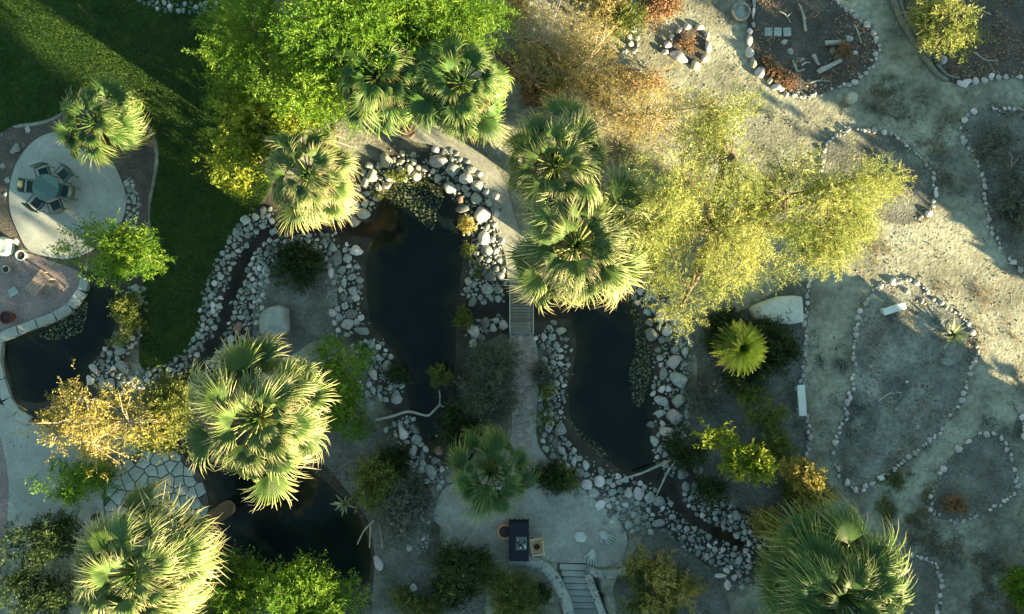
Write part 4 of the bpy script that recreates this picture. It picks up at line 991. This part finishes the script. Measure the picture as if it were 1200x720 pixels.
def tree(name, label, cat, blobs, mat, bark='bark', base=None, trunk_r=0.2, n_cl=120, sprays=14, leaves=10, L=0.16, W=0.05, stem=0.5, branches=40, group=None, up=0.25, csz=0.3, droop=0.15, shell=0.5, parts=('trunk', 'crown'), world=False, br_r=0.022, gap=2.6):
    SEED[0] += 1; rng = np.random.default_rng(SEED[0])
    B = blobs if world else blobs_px(blobs)
    Bm = np.array(B)
    if base is None: w = Bm[:, 3]*Bm[:, 4]; base = (float((Bm[:, 0]*w).sum()/w.sum()), float((Bm[:, 1]*w).sum()/w.sum()))
    bz = max(h1(*base), -0.25)
    t = thing(name, label, cat, (base[0], base[1], bz), 0, group)
    me, cc = foliage_mesh([(b[0]-base[0], b[1]-base[1], b[2]-bz, b[3], b[4], b[5]) for b in B], n_cl, sprays, leaves, L, W, stem, rng, up, shell, csz, droop, gap=gap)
    me.materials.append(M[mat]); new_obj(parts[1], me, t)
    mb = MB(); zs = Bm[:, 2].min()-bz; r = random.Random(SEED[0])
    fork = Vector((0, 0, max(0.15, zs*0.45)))
    mb.tube([(0, 0, -0.15), (0.03, 0.02, fork.z*0.5), fork], [trunk_r*1.15, trunk_r, trunk_r*0.85], 8)
    hubs = []
    for b in B:
        e = Vector((b[0]-base[0], b[1]-base[1], b[2]-bz-0.1*b[5])); mid = fork.lerp(e, 0.5)+Vector((r.uniform(-.2, .2), r.uniform(-.2, .2), 0.1*(e-fork).length))
        rr = trunk_r*0.6
        mb.tube([fork-Vector((0, 0, .05)), fork.lerp(mid, .5)+Vector((r.uniform(-.1, .1), r.uniform(-.1, .1), .03)), mid, mid.lerp(e, .55)+Vector((r.uniform(-.12, .12), r.uniform(-.12, .12), 0)), e], [rr, rr*.85, rr*.7, rr*.5, rr*.3], 6); hubs.append((mid, rr*.55)); hubs.append((e, rr*.35))
    idx = list(range(len(cc))); r.shuffle(idx)
    for i in idx[:branches]:
        c = Vector(cc[i]); h, hr = min(hubs, key=lambda q: (q[0]-c).length); m1 = h.lerp(c, 0.5)+Vector((r.gauss(0, .12), r.gauss(0, .12), r.gauss(0, .08)))
        r0 = max(0.012, min(hr, br_r*1.5)); mb.tube([h, m1, c, c+(c-m1).normalized()*0.35], [r0, r0*.7, r0*.45, r0*.2], 5, cap=False)
    mb.build(parts[0], M[bark], t, smooth=True)
    return t
BP = ('stem', 'foliage')
def bush(label, blobs, mat, name='shrub', **kw):
    d = dict(n_cl=50, sprays=12, leaves=8, L=0.12, W=0.05, stem=0.3, branches=14, trunk_r=0.05, csz=0.16, br_r=0.012, parts=BP); d.update(kw)
    m_ = max(max(b[3], b[4]) for b in blobs)
    if m_ < 19 and 'stem' not in kw: d.update(stem=0.16, L=0.08, W=0.035, csz=0.07, sprays=9)
    blobs = [(b[0], b[1], b[2], b[3]*0.86, b[4]*0.86, b[5]) for b in blobs]
    return tree(name, label, 'shrub', blobs, mat, **d)

# the big feathery palo verde
tree('palo_verde_tree', 'huge yellow green feathery tree filling the upper right of the centre', 'tree',
 [(800, 200, 6.9, 46.93, 44.175000000000004, 0.6), (860, 180, 6.9, 58.662499999999994, 48.5925, 0.6), (840, 270, 5.0, 63.175, 48.5925, 0.9), (920, 230, 6.2, 67.6875, 53.010000000000005, 0.6), (975, 235, 6.2, 49.637499999999996, 37.107, 0.6), (945, 285, 5.0, 49.637499999999996, 24.738, 0.9), (780, 292, 3.4, 34.295, 39.7575, 0.9), (810, 337, 3.4, 30.684999999999995, 22.971, 0.9), (885, 304, 3.4, 40.6125, 19.437, 0.9), (770, 235, 6.2, 36.1, 35.34, 0.6), (1020, 208, 6.2, 27.075, 12.369, 0.6), (840, 130, 6.9, 40.6125, 22.087500000000002, 0.6), (975, 272, 5.0, 30.684999999999995, 19.437, 0.9), (840, 330, 3.4, 18.05, 15.902999999999999, 0.9), (800, 357, 3.4, 19.854999999999997, 15.902999999999999, 0.9), (765, 270, 5.0, 25.269999999999996, 30.038999999999998, 0.9), (965, 265, 5.0, 54.15, 31.805999999999997, 0.9), (1035, 206, 6.2, 19.854999999999997, 7.068, 0.6)],
 'leaf_palo', 'bark', trunk_r=0.26, n_cl=520, sprays=17, leaves=17, L=0.115, W=0.025, stem=0.66, branches=190, up=0.1, csz=0.22, droop=0.35, br_r=0.024, gap=2.3)
# lush trees at the top
tree('lush_tree', 'lush green tree at the top, leftmost of the bright green crowns', 'tree', [(305,50,5.8,55,55,1.5),(290,110,3.6,40,36,1.2),(350,100,6.0,45,40,1.3),(285,15,5.2,38,32,1.2),(312,70,2.2,60,60,1.6),(300,20,2.0,50,40,1.4)], 'leaf_lush', trunk_r=0.22, n_cl=280, sprays=18, leaves=16, L=0.12, W=0.036, stem=0.55, csz=0.26, group='lush trees at the top')
tree('lush_tree', 'lush green tree at the top, in the middle behind the left palm', 'tree', [(400,35,7.4,60,45,1.6),(390,90,6.4,45,40,1.3),(450,15,7.6,45,35,1.4)], 'leaf_lush', trunk_r=0.24, n_cl=280, sprays=18, leaves=16, L=0.12, W=0.036, stem=0.55, csz=0.26, group='lush trees at the top')
tree('lush_tree', 'lush green tree at the top, rightmost of the bright green crowns behind the right palm', 'tree', [(500,30,6.8,48,36,1.4),(545,25,6.4,35,30,1.1),(490,70,6.0,35,25,1.0)], 'leaf_lush', trunk_r=0.2, n_cl=220, sprays=18, leaves=16, L=0.12, W=0.036, stem=0.55, csz=0.26, group='lush trees at the top')
tree('lime_tree', 'lime green tree with sunlit leaves at the right edge of the lawn', 'tree', [(284,163,4.4,36,28,.9),(280,196,0.8,22,20,.4),(345,135,3.6,32,26,0.9),(300,150,3.6,28,20,.8),(312,140,2.0,26,22,1.2)], 'leaf_lime', trunk_r=0.14, n_cl=170, sprays=14, leaves=9, L=0.17, W=0.08, stem=0.4, csz=0.26)
# dry mesquites
tree('mesquite_tree', 'sparse tan and olive thorny tree at the top centre', 'tree', [(640,45,1.7,55,45,.8),(690,70,1.7,50,45,.8),(625,90,1.4,26,24,0.6),(665,110,1.3,36,24,.6)], 'leaf_dry', 'pale_bark', trunk_r=0.12, n_cl=190, sprays=10, leaves=12, L=0.10, W=0.028, stem=0.5, branches=70, csz=0.32, droop=0.2)
tree('mesquite_tree', 'dry tan sparse tree between the top planter and the feathery tree', 'tree', [(730,112,1.2,52,30,.6),(770,138,1.4,46,30,.6),(700,145,1.0,35,25,0.5)], 'leaf_dry', 'pale_bark', trunk_r=0.12, n_cl=150, sprays=10, leaves=12, L=0.10, W=0.028, stem=0.5, branches=60, csz=0.3, droop=0.2)
bush('dry rust brown shrub at the very top beside the terracotta pots', [(770,4,0.8,26,14,0.5),(590,12,1.0,22,14,0.6)][:1], 'leaf_rust', n_cl=50)
bush('pale green dry shrub at the top edge above the boulder cluster', [(700,8,1.2,36,16,0.6)], 'leaf_dry', n_cl=60)
bush('pale silvery bare shrub at the top edge right of the lush tree', [(592,10,1.2,28,24,0.7)], 'leaf_dry', n_cl=50, bark='pale_bark', branches=50)
bush('green and yellow dry shrub left of the small top planter', [(735,20,1.0,22,16,.5),(715,30,.9,18,14,.4)], 'leaf_olive', n_cl=50)
bush('green and gold bush in the top right bed', [(1105,25,1.6,32,34,0.9),(1130,45,1.2,20,20,0.6),(1085,20,1.2,20,22,.7)], 'leaf_palo', n_cl=130, bark='pale_bark', branches=40, stem=0.4, L=0.13, W=0.045)
tree('pepper_tree', 'green tree hanging over the west pond below the round patio', 'tree', [(100,284,3.6,22,16,0.5),(132,290,3.8,32,20,0.6),(166,296,3.6,18,18,0.5),(125,302,3.4,26,14,.4)], 'leaf_lush', 'pale_bark', trunk_r=0.13, n_cl=150, sprays=13, leaves=12, L=0.13, W=0.04, stem=0.42, csz=0.2, droop=0.12)
tree('golden_tree', 'golden leaved tree with bare pale limbs at the left, above the flagstones', 'tree', [(85,490,3.4,36,28,0.9),(110,520,3.2,34,28,0.8),(65,510,2.8,22,20,0.6),(150,495,3.0,36,26,0.8),(100,470,3.4,24,16,.6)], 'leaf_gold', 'pale_bark', trunk_r=0.12, n_cl=115, sprays=9, leaves=9, L=0.12, W=0.042, stem=0.4, branches=115, csz=0.22, br_r=0.045, gap=3.4)
tree('green_tree', 'dark green low tree between the golden tree and the big left palm', 'tree', [(185,490,2.0,32,30,0.9),(205,465,1.6,26,20,0.7)], 'leaf_olive', trunk_r=0.1, n_cl=130, sprays=12, leaves=9, L=0.13, W=0.05, stem=0.35, csz=0.24)
bush('green shrub under the golden tree beside the left concrete path', [(75,565,1.0,32,22,0.6),(110,560,0.9,30,18,0.5)], 'leaf_lush', n_cl=90)
bush('green strip of plants between the west pond and the lawn rocks', [(148,365,0.4,8,26,0.3),(142,390,0.4,8,12,0.3)], 'leaf_olive', n_cl=50, csz=.12)
bush('dark shrub at the lower left edge', [(35,640,1.2,36,26,0.8),(70,625,1.0,26,20,0.6)], 'leaf_dark', n_cl=130)
bush('dark green shrub in the bottom left corner', [(20,695,1.4,34,26,0.9),(60,700,1.2,30,22,0.7)], 'leaf_dark', n_cl=140)
tree('bamboo_clump', 'green feathery tree at the bottom edge, left one below the south pond', 'tree', [(270,695,2.6,34,30,1.0),(250,710,2.4,24,24,.8)], 'leaf_lush', base=tuple(P(268,714))[:2], trunk_r=0.1, n_cl=150, sprays=13, leaves=10, L=0.15, W=0.04, stem=0.45, csz=0.26)
tree('bamboo_clump', 'green feathery tree at the bottom edge, right one below the south pond', 'tree', [(345,700,3.0,40,34,1.0),(385,705,2.6,30,26,.9),(325,690,2.6,22,26,.9)], 'leaf_lush', base=tuple(P(350,716))[:2], trunk_r=0.1, n_cl=190, sprays=13, leaves=10, L=0.15, W=0.04, stem=0.45, csz=0.26)
bush('tall green shrub on the west shore of the central pond', [(400,420,1.1,28,30,0.8),(395,465,1.2,28,36,0.8),(412,495,.9,18,18,.6)], 'leaf_lush', n_cl=170, stem=.35)
bush('grey green wispy shrub between the path and the central pond', [(578,425,1.1,30,38,0.8),(572,465,1.1,32,32,0.8)], 'leaf_greygreen', n_cl=280, L=0.13, W=0.03, stem=0.4, droop=0.3)
bush('rounded green shrub standing at the pond edge near the forked driftwood', [(516,440,0.5,12,15,0.4)], 'leaf_olive', n_cl=40, csz=.12)
bush('dark leafy clump over the tip of the central pond', [(535,500,0.5,28,20,0.4)], 'leaf_dark', n_cl=80)
bush('green shrub on the soil east of the south pond', [(438,568,1.0,26,24,0.7)], 'leaf_olive', n_cl=90)
bush('blue grey succulent shrub east of the south pond', [(475,590,0.8,28,24,0.5),(465,615,.6,16,12,.4)], 'leaf_grey', n_cl=120, L=0.16, W=0.05)
bush('dark rounded shrub at the bottom left of the centre patio', [(540,665,1.0,30,28,0.7),(530,690,.9,24,22,.6)], 'leaf_dark', n_cl=140)
bush('light green wispy shrub at the bottom, left of the steps', [(595,698,1.0,30,20,0.6),(572,672,.8,14,10,.4),(608,712,1.0,26,14,.6)], 'leaf_olive', n_cl=170, L=0.13, W=0.035, stem=0.45)
bush('low shrub between the curved wall and the light green shrub', [(634,698,0.4,10,18,0.3)], 'leaf_dark', n_cl=45)
bush('olive and bronze bush below the stone hands at the bottom', [(770,685,1.3,40,36,0.9),(750,665,1.1,24,20,.6),(800,700,1.1,24,22,.6)], 'leaf_gold', n_cl=70, sprays=10, bark='bark', branches=60)
bush('green undergrowth of the bronze bush at the bottom', [(765,690,0.8,44,34,0.5)], 'leaf_olive', n_cl=90)
bush('lime green leafy bush between the east pond and the stone row', [(838,516,3.8,17,11,.35),(852,540,3.8,24,12,0.4),(884,545,3.7,18,17,0.45),(866,536,3.8,14,10,.35)], 'leaf_lime', n_cl=95, trunk_r=.06, csz=.14, L=0.15, W=0.07, stem=.3)
bush('dark glossy shrub at the east pond shore beside the forked branch', [(805,525,0.9,18,22,0.6),(838,578,0.7,20,16,0.5)], 'leaf_dark', n_cl=90)
bush('green low shrub north of the lime bush', [(900,480,0.6,18,24,0.4),(905,530,0.7,22,24,0.5)], 'leaf_olive', n_cl=110)
bush('small yellow flecked shrub below the sago palm', [(873,462,0.5,14,12,0.35)], 'leaf_lime', n_cl=30, csz=.1)
bush('dark green bush surrounding the sago palm', [(845,395,0.55,14,28,0.45),(868,440,0.55,26,14,0.4),(890,388,0.6,26,16,0.5),(905,410,0.7,30,28,0.6),(860,378,.5,20,10,.4)], 'leaf_dark', n_cl=230, sprays=14)
bush('cream flowered bush beside the sandy path at lower right', [(938,562,2.2,22,16,0.5),(955,582,2.0,18,14,.4),(922,556,2.0,14,10,.4)], 'leaf_gold', n_cl=85, L=0.13, W=0.07)
bush('dark green undergrowth beneath the cream flowered bush', [(940,580,0.6,28,26,0.4)], 'leaf_olive', n_cl=70)
bush('dry golden tuft between the lower stream and the huge palm', [(900,615,0.8,20,10,0.4)], 'leaf_gold', n_cl=30)
bush('rust red and cream low shrub in the small triangular bed', [(1120,594,0.35,14,12,0.3)], 'leaf_rust', n_cl=40, csz=.1)
bush('green shrub at the bottom right edge', [(1200,685,0.9,14,20,0.6)], 'leaf_lush', n_cl=60)
bush('twiggy dark ground plant on the pond island', [(348,312,0.25,26,22,0.18)], 'leaf_dark', n_cl=90, branches=40)
bush('grey scrub in the bed at the right edge', [(1180,175,0.5,30,32,0.4),(1200,240,.6,24,40,.5)], 'leaf_grey', n_cl=110, bark='pale_bark', branches=40)
bush('low grey plants beside the bridge path on the east pond side', [(634,440,0.4,10,18,0.3)], 'leaf_grey', n_cl=40)
bush('low dark shrub east of the path near the shaded palm', [(640,560,.35,26,9,.25)], 'leaf_dark', n_cl=50)
bush('grey brown low scrub east of the pond boulders', [(825,465,0.4,20,22,0.3)], 'leaf_grey', n_cl=70, L=.1, W=.03)
bush('small gold and black plant bed inside the six sided stone ring', [(806,53,0.18,14,13,0.12)], 'leaf_rust', n_cl=22)
bush('rusty dry plants along the left rim of the driftwood bed', [(897,74,0.15,8,10,0.1),(906,86,.15,12,8,.1),(922,94,.15,14,6,.1)], 'leaf_rust', n_cl=40)
bush('tan tuft at the end of the split log in the driftwood bed', [(988,62,0.3,10,10,0.22)], 'leaf_rust', n_cl=12)
bush('shrubby yellow flowers among the boulders of the central pond east shore', [(547,264,0.25,6,8,0.15)], 'leaf_gold', n_cl=14)
bush('green and gold moss like plant on the sunlit north pond shore', [(466,205,0.15,11,6,0.12),(446,226,.15,8,9,.1)], 'leaf_olive', n_cl=34)
bush('dark waterside plant at the mouth of the bridge channel', [(543,375,0.35,9,15,0.25)], 'leaf_olive', n_cl=40, csz=.1)
bush('dark grassy plants on the lower west shore of the central pond', [(462,440,.3,14,10,.2)], 'leaf_dark', n_cl=40, csz=.1)
bush('olive plant on the east shore of the central pond below the flowers', [(556,318,.2,9,9,.15),(549,292,.2,5,11,.15)], 'leaf_olive', n_cl=30)

bush('olive scrub patch at the top centre under the thorny tree', [(652,88,.7,26,18,.4),(628,60,.7,20,18,.4)], 'leaf_olive', n_cl=70)
bush('rust brown dry scrub right of the upper right palm', [(602,78,.35,18,14,.25),(625,105,.3,18,12,.2)], 'leaf_rust', n_cl=46, stem=.25)
bush('ochre dry scrub below the boulder cluster at the top', [(720,100,.4,30,14,.25),(760,95,.3,18,10,.2)], 'leaf_rust', n_cl=50, stem=.25)
bush('low dark tangled plants on the soil south of the central pond', [(462,540,.25,20,10,.15),(490,575,.25,12,8,.15)], 'leaf_dark', n_cl=50, stem=.22)
bush('sprawling olive ground plant at the bottom, left of the dark rounded shrub', [(470,705,.3,24,14,.2),(500,715,.3,18,10,.2)], 'leaf_olive', n_cl=50, stem=.25)
bush('low green plants on the pond side of the east path', [(640,470,.25,7,20,.15),(660,560,.25,12,6,.15)], 'leaf_olive', n_cl=40)
# tall trees beyond the right and lower edges that shade the garden
sd_ = np.array((math.cos(SUN_AZ), math.sin(SUN_AZ))); nd_ = np.array((-sd_[1], sd_[0]))
def shade_tree(t_, n_, H, rad, i, dense=1.0):
    p = sd_*t_+nd_*n_
    bl = [(p[0], p[1], H*0.72, rad, rad, H*0.27), (p[0]+nd_[0]*rad*.5, p[1]+nd_[1]*rad*.5, H*0.42, rad*.85, rad*.85, H*0.24), (p[0]-nd_[0]*rad*.5, p[1]-nd_[1]*rad*.5, H*0.38, rad*.85, rad*.85, H*0.24), (p[0], p[1], H*.2, rad*1.0, rad*1.0, H*.2)]
    tree('shade_tree', f'unseen tall dense dark tree beyond the edge of the garden, {i} of the outer row', 'tree', bl, 'leaf_dark', world=True, base=(float(p[0]), float(p[1])), trunk_r=0.3, n_cl=int(150*dense), sprays=12, leaves=8, L=0.62, W=0.34, stem=0.9, branches=20, csz=0.5, group='outer row of shade trees', up=0.2, shell=0.4)
words = ('first second third fourth fifth sixth seventh eighth ninth tenth eleventh twelfth thirteenth fourteenth fifteenth').split()
outer = [(27,23.4,6.4,2.6),(25.5,19.4,5.8,2.4),(25,15.2,5.2,1.9),(27,5.6,6.4,1.8),(27,2.4,4.9,2.0),(27.5,-1.6,7.2,2.2),(29,-3.9,13.2,0.6),(29,-6.0,13.2,1.2),(27,-6.2,10.0,2.2),(28,-9.8,10.2,2.5),(27,-14,10.6,2.6),(27,-18.4,10.2,2.6),(26,-23,10,2.8)]  # the two tallest, narrow ones are added to block sun from the lawn
for (t_, n_, H, rad), w_ in zip(outer, words): shade_tree(t_, n_, H, rad, w_)

# ------------------------------------------------------------------ grass, litter, water plants (uncountable)
def patchy(q, lo=-0.15, f=1.0):
    x, y = q[:, 0]*f, q[:, 1]*f
    g = np.sin(x*1.3+1.1*np.sin(y*1.7))*np.sin(y*1.1+0.9*np.sin(x*2.1+1))+0.6*np.sin(x*3.1+y*2.3+2)*np.sin(y*3.7-x*1.9)+0.35*np.sin(x*7.3-y*3.1)*np.sin(y*6.1+x*2.7)
    return g > lo+np.abs(R.normal(0, .35, len(q)))
def region_points(poly_px, n, rng, excl=None):
    q = catmull(PW(poly_px), 4, True); lo, hi = q.min(0), q.max(0); out = rng.uniform(lo, hi, (n, 2))
    out = out[inside(out, q)]; return out
def blades(pts, z, h, w, rng, lean=0.5, jitter=0.4):
    n = len(pts); a = rng.uniform(0, 6.28, n); hh = h*rng.uniform(0.6, 1.3, n); ln = rng.normal(0, lean, (n, 2))
    b = np.c_[pts, np.full(n, z) if np.isscalar(z) else z]; off = np.c_[np.cos(a), np.sin(a), np.zeros(n)]*(w/2)
    tip = b+np.c_[ln*hh[:, None], hh]
    V = np.stack([b-off, b+off, tip], 1).reshape(-1, 3); return V, rng.random(n).repeat(3)
rg = np.random.default_rng(77)
pts = region_points([(max(min(a, 340), -10), max(b, -10)) for a, b in LAWN], 190000, rg)
V, v = blades(pts, 0.010, 0.075, 0.022, rg)
tuft = np.repeat((np.sin(pts[:, 0]*2.1)*np.sin(pts[:, 1]*1.7+1)+1)/2*0.3, 3)
o = new_obj('grass', mesh_np('grass', V, np.arange(len(V)).reshape(-1, 3), False, {'v': np.clip(v*0.75+tuft, 0, 1)}), None, M['grass']); o['kind'] = 'stuff'; o['label'] = 'short mown grass of the lawn'; o['category'] = 'grass'
def dry_tufts(name, label, polys, mat, n, h=0.16, w=0.012, per=16, spread=0.07):
    P_ = []
    for poly, k in polys:
        c = region_points(poly, int(n*k*2.0), rg); c = c[patchy(c, -.05, 0.8)]; P_.append((c[:, None, :]+rg.normal(0, spread, (len(c), per, 2))).reshape(-1, 2))
    q = np.concatenate(P_); z = hgt(q)
    V, v = blades(q, z, h, w, rg, 0.9); o = new_obj(name, mesh_np(name, V, np.arange(len(V)).reshape(-1, 3), False, {'v': v}), None, M[mat]); o['kind'] = 'stuff'; o['label'] = label; o['category'] = 'grass'
dry_tufts('dry_grass', 'dry straw coloured grass across the sandy ground', [
 ([(570,60),(640,20),(720,60),(780,100),(860,130),(800,190),(720,190),(660,140),(600,110)], 1.0),
 ([(1010,300),(1060,270),(1140,320),(1200,400),(1200,470),(1150,450),(1140,380),(1090,340)], 0.35),
 ([(1030,560),(1090,520),(1100,620),(1200,620),(1200,720),(1110,720),(1080,640),(1040,620)], 0.5),
 ([(920,120),(1120,110),(1130,250),(1100,280),(1000,140)], 0.35)], 'dry_grass', 900)
dry_tufts('weeds', 'dark matted weeds dotted over the bare ground between the stone beds', [
 ([(880,130),(960,125),(1040,90),(1080,100),(1120,120),(1120,200),(1150,300),(1090,270),(1100,200),(1040,140),(960,150)], 1.0),
 ([(1040,580),(1090,520),(1150,470),(1200,480),(1200,520),(1150,500),(1090,560),(1100,620),(1200,620),(1200,720),(1110,720),(1060,640)], 1.4),
 ([(950,400),(990,400),(980,480),(960,560),(1000,590),(1060,600),(1040,640),(980,590)], 0.5), (B4, 1.2), (B3, .5), (B7, .8)], 'leaf_grey', 520, h=0.05, w=0.03, per=40, spread=0.11)
dry_tufts('weeds', 'thin green weeds on the shaded bare ground', [
 ([(1020,570),(1060,550),(1090,580),(1060,620),(1030,600)], 0.4),
 ([(820,420),(930,440),(930,540),(840,500)], 0.6), ([(450,500),(510,600),(520,720),(450,720)], 0.5), ([(610,400),(640,420),(640,540),(625,500)], 0.25)], 'leaf_olive', 500, h=0.12, w=0.02)
def scatter_litter(name, label, poly, n, s, mat, z=0.012):
    q = region_points(poly, int(n*1.6), rg); q = q[patchy(q)]; zz = np.maximum(hgt(q), 0)+z
    keep = hgt(q) > -0.1; q = q[keep]; zz = zz[keep]; m = len(q)
    a = rg.uniform(0, 6.28, m); l = s*rg.uniform(0.5, 1.5, m); w = l*rg.uniform(0.25, 0.6, m)
    d = np.c_[np.cos(a), np.sin(a), rg.normal(0, .2, m)]; e = np.c_[-np.sin(a), np.cos(a), rg.normal(0, .3, m)]; c = np.c_[q, zz+0.012]
    V = np.stack([c-d*l[:, None]/2, c+e*w[:, None]/2, c+d*l[:, None]/2, c-e*w[:, None]/2], 1).reshape(-1, 3)
    o = new_obj(name, mesh_np(name, V, np.arange(m*4).reshape(-1, 4), False, {'v': rg.random(m).repeat(4)}), None, M[mat]); o['kind'] = 'stuff'; o['label'] = label; o['category'] = 'litter'
scatter_litter('leaf_litter', 'brown leaf litter over the sandy right half', [(560,-10),(1210,-10),(1210,730),(800,730),(830,560),(830,400),(760,260),(600,160)], 16000, 0.07, 'litter')
scatter_litter('leaf_litter', 'brown leaf litter over the shaded left garden', [(-10,300),(100,320),(160,300),(300,300),(420,300),(420,400),(540,560),(600,540),(740,620),(740,730),(-10,730)], 9000, 0.06, 'litter')
scatter_litter('leaf_litter', 'straw and brown plant debris in the driftwood bed', B1, 2600, 0.10, 'litter')
scatter_litter('leaf_litter', 'brown plant debris in the top right bed', [(min(a, 1210), max(b, -10)) for a, b in B6], 3600, 0.10, 'litter')
scatter_litter('leaf_litter', 'plant debris in the bed at the right edge', [(min(a, 1210), b) for a, b in B7], 1500, 0.10, 'litter')
scatter_litter('leaf_litter', 'tan debris among the agave bed', B4, 2000, 0.08, 'litter')
q = region_points([(690,-10),(1210,-10),(1210,730),(830,730),(830,400),(760,260)], 5200, rg); hz = hgt(q); k_ = hz > -0.08
gs = pebbles('gravel', [(a_, b_, c_) for (a_, b_), c_ in zip(q[k_], hz[k_])], list(rg.uniform(0.012, 0.045, k_.sum())), None, M['pebble']); gs['label'] = 'loose gravel on the sandy ground of the right half'; gs['category'] = 'gravel'

def pads(label, polys, r, n, z=WATER_Z+0.006):
    Vs, Fs, A, b = [], [], [], 0; seen = []
    for poly in polys:
        c = region_points(poly, n, rg)
        for x, y in c:
            rr = r*rg.uniform(0.6, 1.4)
            if any((x-a)**2+(y-d)**2 < ((rr+e)*.8)**2 for a, d, e in seen): continue
            seen.append((x, y, rr)); t0 = rg.uniform(0, 6.28); zz = z+rg.uniform(0, 0.05)
            ring = [(x+rr*math.cos(t0+k*0.82), y+rr*math.sin(t0+k*0.82), zz+rg.uniform(-.012, .02)) for k in range(8)]
            Vs += [(x, y, zz)]+ring; Fs += [(b, b+1+k, b+2+k) for k in range(7)]; A += [rg.random()]*9; b += 9
    o = new_obj('water_lilies', mesh_np('water_lilies', np.array(Vs), np.array(Fs), True, {'v': np.array(A)}), None, M['lily']); o['kind'] = 'stuff'; o['label'] = label; o['category'] = 'water plants'
pads('floating water lily leaves at the north end of the central pond', [[(452,222),(475,212),(505,214),(520,228),(512,250),(508,268),(495,262),(480,246),(458,240)]], 0.042, 1500)
pads('floating plants along the east side of the east pond', [[(737,345),(752,350),(760,390),(762,430),(756,470),(744,474),(738,440),(746,400)]], 0.042, 1500)
pads('floating plants in the corner of the west pond by the coping wall', [[(88,365),(100,352),(98,378),(90,392),(60,398),(44,394),(64,380)]], 0.042, 900)
pads('low water plants at the south west corner of the east pond', [[(668,495),(680,505),(700,522),(718,542),(706,552),(690,540),(672,520)]], 0.042, 800)
